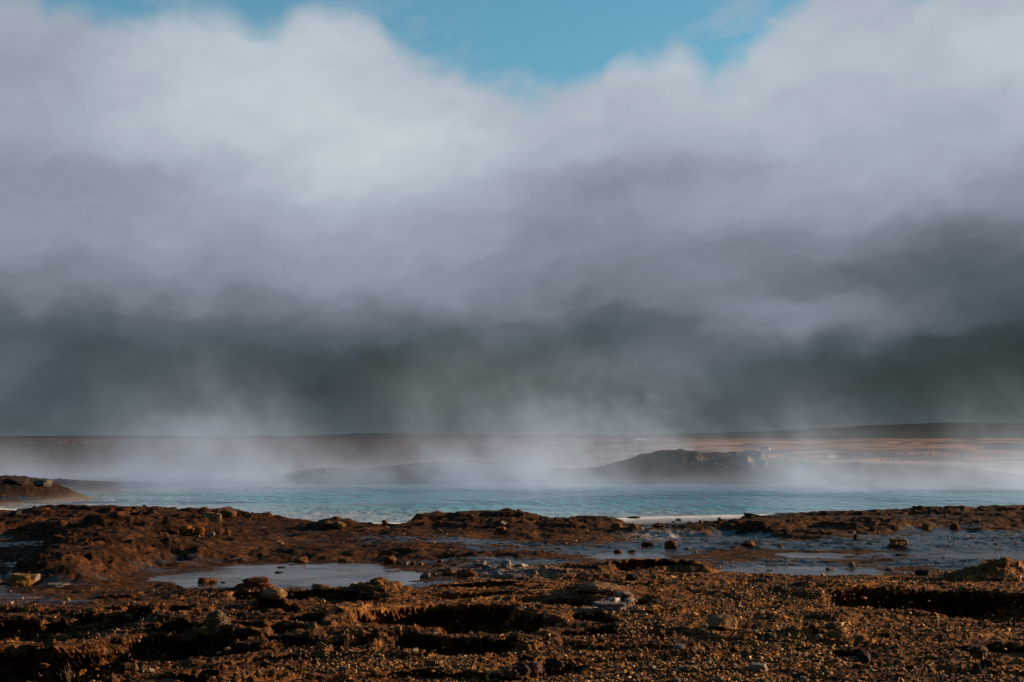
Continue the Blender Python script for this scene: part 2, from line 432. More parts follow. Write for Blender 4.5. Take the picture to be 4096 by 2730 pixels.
        zz = np.where(s < 0, zz * 0.10 + bowl * .90, zz)
        zz = np.where((s >= 0) & (zz > lv), lv + (zz - lv) * (.06 + .94 * sstep(0, .9, s)), zz)
        zz = np.where(s >= 0, np.maximum(zz, lv + .004 +.010 * np.clip(s / .2, 0, 1) - np.maximum(s - .45, 0) * .35), zz)
        z[m] = zz
    return z


def ground_hit(px, py, y0=7.0, y1=60.0):
    d = ray(px, py); ys = np.exp(np.linspace(math.log(y0), math.log(y1), 1500)); t = ys / d[1]
    zz = CAM_H + d[2] * t; g = height(d[0] * t, ys)
    i = np.argmax(g >= zz)
    return np.array([d[0] * t[i], ys[i], g[i]])


# ------------------------------------------------------------------ mesh helpers
def mesh_obj(name, verts, faces, mat, parent=None, smooth=False, **props):
    me = bpy.data.meshes.new(name)
    verts = np.asarray(verts, np.float32)
    if isinstance(faces, np.ndarray):
        k = faces.shape[1]; n = len(faces)
        me.vertices.add(len(verts)); me.vertices.foreach_set('co', verts.ravel())
        me.loops.add(n * k); me.loops.foreach_set('vertex_index', faces.astype(np.int32).ravel())
        me.polygons.add(n); me.polygons.foreach_set('loop_start', np.arange(0, n * k, k, dtype=np.int32))
        me.update(calc_edges=True)
    else:
        me.from_pydata([tuple(v) for v in verts.tolist()], [], faces); me.update()
    if smooth: me.polygons.foreach_set('use_smooth', np.ones(len(me.polygons), bool))
    if mat: me.materials.append(mat)
    ob = bpy.data.objects.new(name, me); COL.objects.link(ob)
    if parent: ob.parent = parent
    for k_, v_ in props.items(): ob[k_] = v_
    return ob


def empty(name, loc, rz=0.0, **props):
    o = bpy.data.objects.new(name, None); COL.objects.link(o)
    o.location = loc; o.rotation_euler = (0, 0, rz); o.empty_display_size = .1
    for k_, v_ in props.items(): o[k_] = v_
    return o


def attr(ob, name, vals):
    a = ob.data.attributes.new(name, 'FLOAT', 'POINT'); a.data.foreach_set('value', np.asarray(vals, np.float32))


def grid_faces(nr, nc):
    i = np.arange((nr - 1) * (nc - 1)); r, c = i // (nc - 1), i % (nc - 1); a = r * nc + c
    return np.stack([a, a + 1, a + nc + 1, a + nc], 1)


# ------------------------------------------------------------------ materials
def new_mat(name):
    m = bpy.data.materials.new(name); m.use_nodes = True
    nt = m.node_tree; return m, nt, nt.nodes['Principled BSDF']


def attr_x(nt, name):
    n = nt.nodes.new('ShaderNodeAttribute'); n.attribute_name = name
    return X(nt, n.outputs['Fac'])


def bump(nt, p, h, strength, dist):
    b = nt.nodes.new('ShaderNodeBump'); b.inputs['Strength'].default_value = strength; b.inputs['Distance'].default_value = dist
    nt.links.new(h.s, b.inputs['Height']); nt.links.new(b.outputs[0], p.inputs['Normal'])


def pos(nt, obj=False):
    return nt.nodes.new('ShaderNodeTexCoord').outputs['Object'] if obj else nt.nodes.new('ShaderNodeNewGeometry').outputs['Position']


def ground_material():
    m, nt, p = new_mat('sinter_ground')
    P = pos(nt)
    wet0, crust, rust, dark = attr_x(nt, 'wet'), attr_x(nt, 'crust'), attr_x(nt, 'rust'), attr_x(nt, 'dark')
    a = noise(nt, P, 2.2, 6, .6); b = noise(nt, P, 14, 5, .6); c = noise(nt, P, 60, 4, .65)
    tone = (a * .35 + b * .4 + c * .45)
    dry = ramp(nt, tone, [(.44, (.0025, .0012, .0006)), (.55, (.021, .0075, .0022)), (.63, (.090, .034, .009)), (.71, (.25, .108, .032)), (.84, (.42, .235, .10))])
    rusty = ramp(nt, tone, [(.43, (.002, .001, .0007)), (.56, (.0085, .0036, .002)), (.65, (.028, .0105, .0045)), (.73, (.082, .030, .009)), (.85, (.25, .11, .038))])
    colr = mix(nt, rust, dry, rusty)
    st = noise(nt, join(nt, split(nt, P)[0] * .8, split(nt, P)[1] * 2.2, 0.0), 2.6, 6, .62)
    wet = (wet0 - .12 + (st - .5) * 2.4 * wet0.smooth(.05, .5) + (b - .5) * .8 * wet0.smooth(.05, .5)).smooth(.25, .70)
    wetc = ramp(nt, (b * .55 + st * .5), [(.38, (.004, .0026, .0018)), (.55, (.016, .0098, .0066)), (.68, (.040, .024, .016)), (.85, (.10, .066, .045))])
    colr = mix(nt, wet, colr, wetc)
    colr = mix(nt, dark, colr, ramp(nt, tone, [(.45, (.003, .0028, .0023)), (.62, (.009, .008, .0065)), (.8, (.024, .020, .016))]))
    cr = crust * (b * .6 + c * .6).smooth(.42, .62)
    colr = mix(nt, cr, colr, (.60, .57, .55))
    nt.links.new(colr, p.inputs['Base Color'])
    rg = wet.smooth(0, 1, .92, .28) + (c - .5) * .35 + (st - .5) * .5 * wet + cr * .2
    nt.links.new(rg.s, p.inputs['Roughness'])
    nt.links.new(wet.smooth(0, 1, .05, .19).s, p.inputs['Specular IOR Level'])
    h = b * .5 + c * .6 + st * 1.2 * wet + noise(nt, P, 160, 3, .6) * .25
    bump(nt, p, h * wet.smooth(0, 1, 1.0, .55), 1.0, .022)
    return m


def stone_material(name, base, lo=.45, hi=1.9, wet=0.0, rough=.9, tint=None):
    m, nt, p = new_mat(name)
    P = pos(nt, True)
    oi = nt.nodes.new('ShaderNodeObjectInfo'); rnd = X(nt, oi.outputs['Random'])
    px_, py_, pz_ = split(nt, P)
    Q = join(nt, px_ + rnd * 13.0, py_, pz_)
    a = noise(nt, Q, 9, 5, .6); b = noise(nt, Q, 45, 4, .65)
    tone = a * .5 + b * .55 + (rnd - .5) * .10
    c0 = tuple(v * lo * .6 for v in base); c1 = base; c2 = tuple(min(.75, v * hi) for v in base)
    colr = ramp(nt, tone, [(.36, c0), (.54, c1), (.72, c2)])
    if tint:
        t = noise(nt, Q, 6, 3, .5).smooth(.5, .62)
        colr = mix(nt, t, colr, tint)
    nt.links.new(colr, p.inputs['Base Color'])
    p.inputs['Roughness'].default_value = rough
    p.inputs['Specular IOR Level'].default_value = .10
    bump(nt, p, a * .4 + b * .6, .8, .012)
    return m


def pool_material():
    m, nt, p = new_mat('hot_pool_water')
    P = pos(nt); x, y, z = split(nt, P)
    deep = attr_x(nt, 'deep')
    wob = noise(nt, P, .5, 4, .5)
    d = (deep + (wob - .5) * .7)
    colr = ramp(nt, d, [(.0, (.18, .195, .21)), (.2, (.08, .18, .20)), (.45, (.010, .155, .20)), (.72, (.0005, .13, .20)), (1.0, (.0003, .10, .175))])
    nt.links.new(colr, p.inputs['Base Color'])
    p.inputs['Roughness'].default_value = .08; p.inputs['IOR'].default_value = 1.333
    w1 = noise(nt, join(nt, x * 1.5, y * .8, 0.0), 2.0, 2.5, .55, .4)
    w2 = noise(nt, join(nt, x * 1.0, y * 1.2, 3.0), 11.0, 3, .6, .3)
    calm = noise(nt, P, .22, 3, .5).smooth(.40, .62, .45, 1.25)
    bump(nt, p, (w1 * .9 + w2 * .10) * calm, 1.0, .30)
    p.inputs['Specular IOR Level'].default_value = .16
    return m


def puddle_material():
    m, nt, p = new_mat('puddle_water')
    P = pos(nt); x, y, z = split(nt, P)
    n = noise(nt, P, 1.3, 4, .5)
    nt.links.new(ramp(nt, n, [(.35, (.016, .014, .012)), (.65, (.040, .035, .031))]), p.inputs['Base Color'])
    p.inputs['Roughness'].default_value = .10; p.inputs['IOR'].default_value = 1.333; p.inputs['Specular IOR Level'].default_value = .27
    gust = noise(nt, P, .55, 3, .5).smooth(.42, .62)
    w1 = noise(nt, join(nt, x, y * .8, 0.0), 14.0, 4, .6, .4)
    bump(nt, p, w1 * (gust * .9 + .05), .6, .02)
    return m


M_GROUND = ground_material()
M_POOL = pool_material()
M_PUDDLE = puddle_material()

# ------------------------------------------------------------------ ground sheet
rows = np.concatenate([np.linspace(-14, 7.4, 22), 7.6 + 20.6 * (np.linspace(0, 1, 560) ** 1.35), np.linspace(28.6, 45.5, 60),
                       np.linspace(45.7, 62, 110), np.geomspace(63, 420, 40)])
s_in = np.linspace(-.40, .40, 900)
s_out = np.geomspace(.403, 2.6, 46)
sc_ = np.concatenate([-s_out[::-1], s_in, s_out])
YY, SS = np.meshgrid(rows, sc_, indexing='ij')
XX = SS * (np.maximum(YY, 4.0))
xf, yf = XX.ravel(), YY.ravel()
AUX = {}
zf = height(xf, yf, aux=AUX)
fz = sstep(.6, -.4, yf - border_y(xf)) * (yf > 7.6) * (yf < 24)
xg = xf + fz * (.030 * fbm(yf * 5 + 3.1, zf * 24, 3, .6, seed=191) + .012 * perlin(xf * 9, zf * 70, 193))
yg = yf + AUX['und'] + fz * (.075 * fbm(xf * 2.2, zf * 26, 4, .62, seed=195) + .02 * perlin(xf * 14, zf * 60, 197))
ground = mesh_obj('ground', np.stack([xg, yg, zf], 1), grid_faces(*XX.shape), M_GROUND, smooth=False,
                  kind='structure', label='uneven brown sinter ground with ledges, wet terraces and mounds')


def masks(x, y, z):
    sd = poly_sd(POOL, x + .25 * fbm(x * .5, y * .5, 3, seed=3), y + .3 * fbm(x * .6, y * .6, 3, seed=5))
    fr = sstep(.35, -.35, y + .3 * fbm(x * 1.2, y * 1.2, 3, seed=52) - border_y(x))
    px, py = to_px(x, y, z)
    lowness = sstep(.26, .10, z)
    wet = (1 - fr) * (.25 + .75 * lowness) * (y < 46)
    wet = wet * np.clip(.10 + .95 * sstep(-.22, .30, fbm(x * .35, y * .6, 3, seed=101) - .03 + .22 * sstep(1, 3, x)), 0, 1)
    wet = wet * (1 - .30 * sstep(-1.6, -3.0, x))
    crust = np.exp(-((sd - .32) / .55) ** 2) * (y < 32) * sstep(.14, .07, z)
    crust = np.maximum(crust, np.exp(-((sd - .1) / .35) ** 2) * (y > 30) * (y < 45.5) * (x < 0) * .2)
    beach = sstep(2350, 2480, px) * sstep(3080, 2900, px) * sstep(2.4, 1.2, sd) * (sd > 0) * (y < 30)
    wet = np.maximum(wet, beach * .8)
    crust = np.maximum(crust, beach * .30)
    pale = np.exp(-((px - 2650) / 110) ** 2 - ((py - 2140) / 16) ** 2) * .5
    gx = np.exp(-((px - 2030) / 190) ** 2 - ((py - 2285) / 22) ** 2) * .22
    slab = np.exp(-((px - 2440) / 70) ** 2 - ((py - 2428) / 14) ** 2) * .5 + np.exp(-((px - 2480) / 50) ** 2 - ((py - 2398) / 8) ** 2) * .5
    crust = np.clip(np.maximum.reduce([crust, pale, gx, slab]), 0, 1)
    rust = np.clip((1 - fr) * .85 + sstep(.05, .4, fbm(x * .6, y * .6, 3, seed=105)) * .8 * fr * sstep(14, 11, y) * .7, 0, 1) * (y < 46)
    rust = np.where((px < 1300) & (py > 2300) & (fr > .5), np.maximum(rust, .45), rust)
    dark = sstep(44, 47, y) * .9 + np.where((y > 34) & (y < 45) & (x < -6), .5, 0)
    return np.clip(wet, 0, 1), crust, rust, np.clip(dark, 0, 1)


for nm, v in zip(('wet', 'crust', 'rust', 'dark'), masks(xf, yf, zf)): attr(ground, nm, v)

# ------------------------------------------------------------------ water
pr = np.concatenate([np.linspace(23.5, 50, 150)])
ps = np.linspace(-34, 40, 200)
PY, PX = np.meshgrid(pr, ps, indexing='ij')
pxx, pyy = PX.ravel(), PY.ravel()
wz = .010 * fbm(pxx * 1.4, pyy * 1.4, 3, seed=121)
inside = poly_sd(POOL, pxx, pyy) < 1.4
fc = grid_faces(*PX.shape); fc = fc[inside[fc].all(1)]
used = np.unique(fc); remap = np.zeros(len(pxx), int); remap[used] = np.arange(len(used))
pool = mesh_obj('hot_pool', np.stack([pxx, pyy, wz], 1)[used], remap[fc], M_POOL, smooth=True, kind='structure',
                label='steaming turquoise hot pool with pale rippled shallows')
cx0 = at(2500, 1985, 0)
dd = np.sqrt(((pxx - cx0[0]) / 7.4) ** 2 + ((pyy - cx0[1] - .2) / 5.2) ** 2)
attr(pool, 'deep', np.clip(1.16 - dd * .56, 0, 1)[used])

PNAMES = {'a': 'long grey puddle on the wet terrace left of centre', 'b': 'small still puddle in front of the rust stones at centre right',
          'c': 'grey puddle behind the dry foreground bank at right', 'd': 'small puddle on the wet flat right of centre',
          'e': 'puddle at the right edge behind the rubble mound', 'f': 'shallow puddle at the left edge of the foreground'}
for n, lv, P in PUDDLE_XY:
    c = P.mean(0); nrm = P - c
    out = c + nrm * (1 + .35 / np.maximum(np.abs(nrm), .6).max(1, keepdims=True))
    mesh_obj('puddle', [(q[0], q[1], lv) for q in out], [list(range(len(out)))[::-1] if False else list(range(len(out)))], M_PUDDLE,
             kind='structure', label=PNAMES[n])

# ------------------------------------------------------------------ plain and hills
def plain_z(x, y):
    z = np.interp(y, [150, 400, 1300, 2200, 3600, 5200], [-9, -19.8, -20.2, -8.0, -5.0, -5.0])
    return z + 2.2 * fbm(x / 260, y / 420, 3, seed=151) * sstep(300, 1500, y)


def plain_material():
    m, nt, p = new_mat('autumn_fields')
    P = pos(nt); x, y, z = split(nt, P)
    wob = noise(nt, P, .004, 3, .5)
    strip = noise(nt, join(nt, x * .0016 + wob * .5, y._m('LOGARITHM', 2.718) * 2.8 - x * .0012 + wob * .8, 0.0), 1.0, 3, .5, .2)
    patch = noise(nt, join(nt, x * .006, y._m('LOGARITHM', 2.718) * 6.0, 5.0), 1.0, 3, .5)
    c = ramp(nt, strip * .75 + patch * .3, [(.40, (.010, .007, .005)), (.46, (.030, .016, .009)), (.50, (.20, .094, .036)), (.535, (.030, .017, .011)), (.56, (.045, .026, .015)),
                                            (.575, (.24, .120, .040)), (.62, (.11, .060, .022)), (.65, (.014, .011, .006)), (.75, (.022, .015, .009))])
    f = noise(nt, P, .08, 5, .6)
    c = mix(nt, .5, c, ramp(nt, f, [(.3, (.35, .35, .35)), (.7, (1.4, 1.4, 1.4))]), 'MULTIPLY')
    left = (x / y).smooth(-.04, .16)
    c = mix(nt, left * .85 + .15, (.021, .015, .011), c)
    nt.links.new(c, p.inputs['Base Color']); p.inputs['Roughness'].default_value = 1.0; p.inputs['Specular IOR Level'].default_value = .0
    return m


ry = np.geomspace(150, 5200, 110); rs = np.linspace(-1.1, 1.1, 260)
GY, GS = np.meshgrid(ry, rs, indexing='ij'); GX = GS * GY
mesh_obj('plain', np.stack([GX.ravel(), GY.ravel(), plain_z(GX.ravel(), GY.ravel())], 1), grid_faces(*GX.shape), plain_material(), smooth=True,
         kind='structure', label='wide autumn farmland plain beyond the hot pool')


def hill_z(x, y):
    u = x / y
    crest = np.interp(u, [-1.2, -.36, -.27, -.16, -.10, 0.0, .08, .18, .25, .31, .36, 1.2], [10, 0, 4, 2, 18, 6, 8, 26, 56, 70, 66, 80])
    crest = crest + 5 * fbm(x / 700, y / 900, 4, seed=161)
    e = sstep(3700, 7400, y) - sstep(7600, 9800, y) * .6
    return np.interp(y, [3300, 3700, 4600], [-16, -5, -2]) + crest * e + 7 * fbm(x / 190, y / 300, 4, .6, seed=163) * e


def hill_material():
    m, nt, p = new_mat('dark_hill_heath')
    P = pos(nt); x, y, z = split(nt, P)
    n = noise(nt, join(nt, x * .0016, y * .004, 0.0), 1.0, 5, .55)
    nt.links.new(ramp(nt, n, [(.35, (.004, .007, .006)), (.5, (.008, .011, .008)), (.6, (.020, .016, .011)), (.75, (.012, .012, .008))]), p.inputs['Base Color'])
    p.inputs['Roughness'].default_value = 1.0; p.inputs['Specular IOR Level'].default_value = .0
    return m


ry = np.linspace(3300, 9800, 90); rs = np.linspace(-1.1, 1.1, 420)
GY, GS = np.meshgrid(ry, rs, indexing='ij'); GX = GS * GY
mesh_obj('hills', np.stack([GX.ravel(), GY.ravel(), hill_z(GX.ravel(), GY.ravel())], 1), grid_faces(*GX.shape), hill_material(), smooth=True,
         kind='structure', label='low dark hills along the horizon')


def plain_hit(px, py):
    d = ray(px, py); ys = np.geomspace(380, 5000, 1500); t = ys / d[1]
    zz = CAM_H + d[2] * t; g = plain_z(d[0] * t, ys); i = np.argmax(g >= zz)
    if g[i] < zz[i]: i = len(ys) - 1
    return np.array([d[0] * t[i], ys[i], g[i]])


# ------------------------------------------------------------------ stones
def ico(sub):
    t = (1 + 5 ** .5) / 2
    v = [(-1, t, 0), (1, t, 0), (-1, -t, 0), (1, -t, 0), (0, -1, t), (0, 1, t), (0, -1, -t), (0, 1, -t), (t, 0, -1), (t, 0, 1), (-t, 0, -1), (-t, 0, 1)]
    f = [(0, 11, 5), (0, 5, 1), (0, 1, 7), (0, 7, 10), (0, 10, 11), (1, 5, 9), (5, 11, 4), (11, 10, 2), (10, 7, 6), (7, 1, 8), (3, 9, 4), (3, 4, 2),
         (3, 2, 6), (3, 6, 8), (3, 8, 9), (4, 9, 5), (2, 4, 11), (6, 2, 10), (8, 6, 7), (9, 8, 1)]
    v = [np.array(a) / np.linalg.norm(a) for a in v]
    for _ in range(sub):
        cache = {}; nf = []

        def mid(a, b):
            k = (min(a, b), max(a, b))
            if k not in cache:
                m = v[a] + v[b]; v.append(m / np.linalg.norm(m)); cache[k] = len(v) - 1
            return cache[k]
        for a, b, c in f:
            ab, bc, ca = mid(a, b), mid(b, c), mid(c, a)
            nf += [(a, ab, ca), (b, bc, ab), (c, ca, bc), (ab, bc, ca)]
        f = nf
    return np.array(v), np.array(f)


ICO = {s: ico(s) for s in (0, 1, 2, 3, 4)}


def n3(v, f, seed):
    return (perlin(v[:, 0] * f + seed, v[:, 1] * f + v[:, 2] * f * .7, seed) + perlin(v[:, 2] * f - seed, v[:, 0] * f * .6 - v[:, 1] * f, seed + 5)
            + perlin(v[:, 1] * f + 3.3, v[:, 2] * f + seed * 1.7, seed + 9)) / 2


def stone_verts(seed, size, kind='angular', sub=3):
    """unit stone shaped by planar breaks and noise, sitting on z = 0 (a little sunk)"""
    r = np.random.RandomState(seed); v, f = ICO[sub]; v = v.copy()
    cuts, depth = {'angular': (15, (.46, .8)), 'slab': (9, (.5, .85)), 'round': (6, (.74, .95)), 'knobby': (5, (.7, .95))}[kind]
    if kind == 'slab':
        tz = r.normal(size=2) * .12
        hz = v[:, 2] + v[:, 0] * tz[0] + v[:, 1] * tz[1]
        v[:, 2] -= np.maximum(hz - .46, 0) + np.minimum(hz + .46, 0)
    for _ in range(cuts):
        n = r.normal(size=3) * (1, 1, .55 if kind == 'slab' else 1); n /= np.linalg.norm(n); d = r.uniform(*depth)
        k = v @ n - d
        v = v - np.outer(np.maximum(k, 0), n)
    amp = {'angular': .13, 'slab': .17, 'round': .13, 'knobby': .24}[kind]
    v = v * (1 + amp * n3(v, 2.4, seed % 97) + amp * .6 * n3(v, 6.5, seed % 89) + amp * (.6 if kind == 'knobby' else .38) * n3(v, 13, seed % 83))[:, None]
    v = v / (v.max(0) - v.min(0)) * np.array(size)
    v[:, 2] -= v[:, 2].min() + size[2] * .24
    return v, f


MS = {
    'rust': stone_material('rust_stone', (0.0714, 0.0272, 0.0095)),
    'brown': stone_material('brown_stone', (0.0680, 0.0354, 0.0163)),
    'dark': stone_material('dark_stone', (0.0163, 0.0109, 0.0082)),
    'pale': stone_material('pale_sinter_stone', (0.1156, 0.0918, 0.0782)),
    'tan': stone_material('tan_stone', (.092, .050, .021)),
    'ochre': stone_material('ochre_stone', (0.0850, 0.0425, 0.0110), tint=(.13, .10, .088)),
    'orange': stone_material('orange_crumb_stone', (0.1050, 0.0340, 0.0050)),
    'grey': stone_material('grey_rim_rock', (0.0306, 0.0272, 0.0238), tint=(.09, .078, .066)),
}
# (px, py of foot, width px, height px, colour, shape, label)
STONES = [
    (907, 2071, 74, 30, 'brown', 'round', 'lone round brown boulder on the skyline of the left mound'),
    (840, 2092, 84, 46, 'tan', 'angular', 'tan rounded block just below the lone skyline boulder'),
    (51, 2072, 52, 32, 'dark', 'angular', 'dark blocky rock at the far left near the pool shore'),
    (70, 2352, 136, 58, 'ochre', 'slab', 'big ochre slab with a pale top at the left edge'),
    (205, 2354, 120, 20, 'pale', 'slab', 'long pale flat slab right of the big ochre slab'),
    (145, 2152, 42, 18, 'rust', 'angular', 'reddish stone in the shade of the left mound'),
    (84, 2238, 24, 14, 'tan', 'angular', 'small tan stone at the left edge of the dark cleft'),
    (100, 2250, 30, 10, 'tan', 'slab', 'small flat tan chip below the cleft'),
    (740, 2170, 62, 44, 'orange', 'knobby', 'crumbly bright orange lump, larger one of the orange pair'),
    (797, 2172, 44, 40, 'orange', 'knobby', 'crumbly bright orange lump, right one of the orange pair'),
    (907, 2166, 30, 20, 'orange', 'knobby', 'small orange lump to the right of the orange pair'),
    (875, 2172, 20, 14, 'orange', 'knobby', 'tiny orange crumb between the orange lumps'),
    (841, 2178, 30, 18, 'pale', 'angular', 'small pale stone at the foot of the orange lumps'),
    (791, 2186, 18, 10, 'tan', 'angular', 'tiny tan stone below the orange lumps'),
    (1121, 2178, 30, 18, 'brown', 'angular', 'small brown stone alone on the left slope'),
    (1206, 2250, 56, 24, 'rust', 'angular', 'rust brown stone on the far bank of the long puddle'),
    (1374, 2248, 44, 16, 'rust', 'slab', 'low rust stone on the far bank of the long puddle'),
    (1554, 2258, 54, 34, 'rust', 'angular', 'rust block standing in the far end of the long puddle'),
    (1598, 2259, 26, 12, 'dark', 'slab', 'small dark stone beside the rust block in the puddle'),
    (1624, 2262, 26, 24, 'pale', 'angular', 'pale upright stone beside the rust block in the puddle'),
    (1650, 2262, 22, 16, 'dark', 'round', 'small dark round stone next to the pale upright stone'),
    (1680, 2264, 26, 16, 'tan', 'angular', 'tan pointed stone at the end of the puddle row'),
    (1757, 2252, 32, 14, 'rust', 'angular', 'small rust stone behind the gravel at the puddle end'),
    (1126, 2278, 36, 10, 'dark', 'slab', 'flat dark stone in the long puddle, farther one'),
    (1117, 2298, 42, 14, 'dark', 'slab', 'flat dark stone in the long puddle, nearer one'),
    (818, 2342, 82, 32, 'rust', 'angular', 'reddish angular stone at the near edge of the long puddle'),
    (890, 2340, 26, 14, 'pale', 'angular', 'small pale stone at the near edge of the long puddle'),
    (1019, 2344, 110, 30, 'rust', 'slab', 'low rust rock with a pale end at the puddle edge'),
    (1699, 2318, 40, 28, 'pale', 'angular', 'pale grey cube-like stone at the right end of the long puddle'),
    (1795, 2304, 54, 28, 'rust', 'round', 'rust round stone left of the big knobby rust rock'),
    (1865, 2310, 88, 46, 'rust', 'knobby', 'big knobby rust rock on the grey gravel'),
    (1912, 2272, 60, 32, 'pale', 'angular', 'pale grey stone behind the big knobby rust rock'),
    (1942, 2280, 40, 18, 'pale', 'slab', 'flat pale stone leaning on the pale grey stone'),
    (2024, 2274, 46, 40, 'pale', 'knobby', 'tall pale rough stone on the grey gravel'),
    (2084, 2270, 64, 16, 'pale', 'slab', 'flat pale stone right of the tall pale stone'),
    (2072, 2230, 40, 14, 'dark', 'slab', 'flat dark stone farther back on the grey gravel'),
    (1538, 2100, 26, 16, 'brown', 'round', 'small brown stone on the white shore line left of the smooth mound'),
    (1479, 2099, 18, 8, 'dark', 'round', 'tiny dark stone on the white shore line'),
    (1304, 2108, 60, 26, 'brown', 'knobby', 'dark crusty knob at the end of the left mound, nearer the middle'),
    (1353, 2112, 56, 26, 'brown', 'knobby', 'crusty brown knob at the very end of the left mound'),
    (2012, 2106, 28, 18, 'pale', 'angular', 'pale pink stone on top of the smooth mound'),
    (2005, 2124, 44, 18, 'orange', 'slab', 'orange slab on the side of the smooth mound'),
    (2470, 2112, 48, 26, 'rust', 'round', 'left one of two rust stones on the crest by the beach'),
    (2533, 2116, 42, 26, 'rust', 'round', 'right one of two rust stones on the crest by the beach'),
    (2636, 2112, 52, 22, 'brown', 'angular', 'brown tan stone lying on the wet pale beach'),
    (2718, 2086, 26, 12, 'pale', 'angular', 'small pale stone on the pale beach near the water'),
    (2764, 2092, 30, 10, 'pale', 'slab', 'flat pale chip on the pale beach'),
    (2804, 2095, 20, 16, 'brown', 'angular', 'small upright stone on the pale beach'),
    (2696, 2092, 18, 8, 'dark', 'angular', 'tiny dark stone on the pale beach'),
    (2879, 2082, 18, 12, 'brown', 'angular', 'tiny brown stone at the right end of the pale beach'),
    (2996, 2064, 44, 16, 'dark', 'slab', 'dark flat boulder at the water edge right of the beach'),
    (2540, 2075, 60, 7, 'dark', 'slab', 'thin dark flat rock in the white shore line'),
    (2687, 2194, 54, 34, 'rust', 'round', 'dark rust boulder behind the small still puddle'),
    (2591, 2186, 50, 18, 'dark', 'slab', 'flat dark stone left of the dark rust boulder'),
    (2996, 2186, 56, 24, 'rust', 'angular', 'low rust rock beside the grass tuft at right'),
    (2472, 2214, 38, 14, 'rust', 'slab', 'reddish flat stone in the small still puddle'),
    (2528, 2212, 36, 14, 'brown', 'angular', 'brown stone at the back of the small still puddle'),
    (2750, 2198, 30, 10, 'pale', 'slab', 'pale flat stone right of the dark rust boulder'),
    (2528, 2322, 58, 32, 'dark', 'knobby', 'dark grey rock with a long shadow on the smooth bank'),
    (3403, 2136, 46, 18, 'brown', 'angular', 'brown stone on the wet flat, partner of a small dark cube'),
    (3426, 2156, 26, 22, 'dark', 'angular', 'small dark cube-like stone on the wet flat'),
    (3597, 2186, 78, 32, 'tan', 'slab', 'golden brown slab rock alone on the wet flat'),
    (3494, 2128, 24, 22, 'brown', 'angular', 'small upright stone on the dark terrace at right'),
    (3711, 2122, 42, 26, 'brown', 'slab', 'tilted brown slab on the dark terrace at right'),
    (3823, 2122, 40, 34, 'rust', 'knobby', 'knobby rust rock on the dark terrace at right'),
    (3620, 2222, 66, 9, 'dark', 'slab', 'thin flat stone below the golden brown slab'),
    (3288, 2136, 26, 12, 'rust', 'angular', 'small reddish stone at the foot of the rust patch'),
    (3407, 2268, 28, 22, 'pale', 'angular', 'small pale stone mirrored in the right puddle'),
    (3323, 2284, 40, 14, 'pale', 'slab', 'pale stone at the near edge of the right puddle'),
    (3697, 2302, 58, 30, 'dark', 'angular', 'dark brown block on the pebbly edge of the right bank'),
    (3560, 2286, 34, 14, 'pale', 'slab', 'pale flat stone on the pebbly edge left of the dark block'),
    (3790, 2296, 40, 16, 'pale', 'angular', 'pale stone on the pebbly edge right of the dark block'),
    (3080, 2292, 30, 12, 'pale', 'slab', 'pale stone on the near bank of the right puddle'),
    (3035, 2288, 44, 10, 'pale', 'slab', 'long pale stone on the near bank of the right puddle'),
    (365, 2462, 48, 22, 'rust', 'round', 'smooth reddish stone on the left foreground'),
    (510, 2470, 34, 14, 'tan', 'angular', 'small tan stone above the big dark hollow'),
    (535, 2682, 28, 30, 'tan', 'round', 'pale pointed stone at the front edge of the big dark hollow'),
    (907, 2610, 28, 16, 'tan', 'round', 'tan pebble on the dark hollow rim, right one of a pair'),
    (874, 2618, 22, 12, 'pale', 'round', 'pale pebble on the dark hollow rim, left one of a pair'),
    (173, 2698, 44, 18, 'rust', 'angular', 'reddish stone near the bottom left corner'),
    (1215, 2618, 26, 16, 'tan', 'round', 'round tan pebble above the bright gravel'),
    (1280, 2598, 40, 26, 'tan', 'angular', 'tan stone in front of the dry twig tuft'),
    (1594, 2534, 28, 20, 'tan', 'angular', 'pointed tan stone in the mouth of the dark bank'),
    (1741, 2540, 24, 12, 'pale', 'angular', 'pale stone below the central dark bank'),
    (1280, 2382, 74, 26, 'brown', 'angular', 'dark brown rock by the near edge of the long puddle'),
    (2094, 2694, 56, 44, 'dark', 'round', 'dark boulder low in the foreground, left of the red shaggy clump'),
    (2893, 2524, 122, 62, 'tan', 'angular', 'large tan boulder alone on the sunlit gravel'),
    (2720, 2602, 56, 26, 'pale', 'slab', 'pale slab on the gravel left below the large tan boulder'),
    (2725, 2684, 46, 18, 'pale', 'slab', 'small pale slab near the bottom edge of the gravel'),
    (3042, 2688, 84, 32, 'pale', 'slab', 'flat pale slab near the bottom right of the gravel'),
    (2224, 2694, 62, 30, 'dark', 'angular', 'dark stone right of the red shaggy clump'),
    (3463, 2656, 56, 40, 'dark', 'angular', 'dark block lit on its right side, bottom right'),
    (3950, 2674, 50, 40, 'dark', 'angular', 'dark block near the right edge at the bottom'),
    (4006, 2666, 30, 20, 'brown', 'angular', 'small brown block right of the dark block by the right edge'),
    (3922, 2640, 84, 44, 'brown', 'knobby', 'brown crumbly lump by the right edge at the bottom'),
    (3342, 2516, 70, 30, 'tan', 'knobby', 'pale crumbly lump on the right foreground'),
    (1090, 2432, 110, 44, 'tan', 'round', 'rounded mossy tan rock on the left foreground'),
    (2400, 2376, 170, 40, 'tan', 'round', 'broad low tan rock hump in the middle foreground'),
    (2440, 2440, 150, 34, 'pale', 'slab', 'broad pale slab lit by the sun in front of a dark hollow'),
    (2490, 2408, 76, 16, 'pale', 'slab', 'narrow pale slab just behind the broad pale slab'),
]
random.seed(3)
HITS = [ground_hit(s[0], s[1]) for s in STONES]
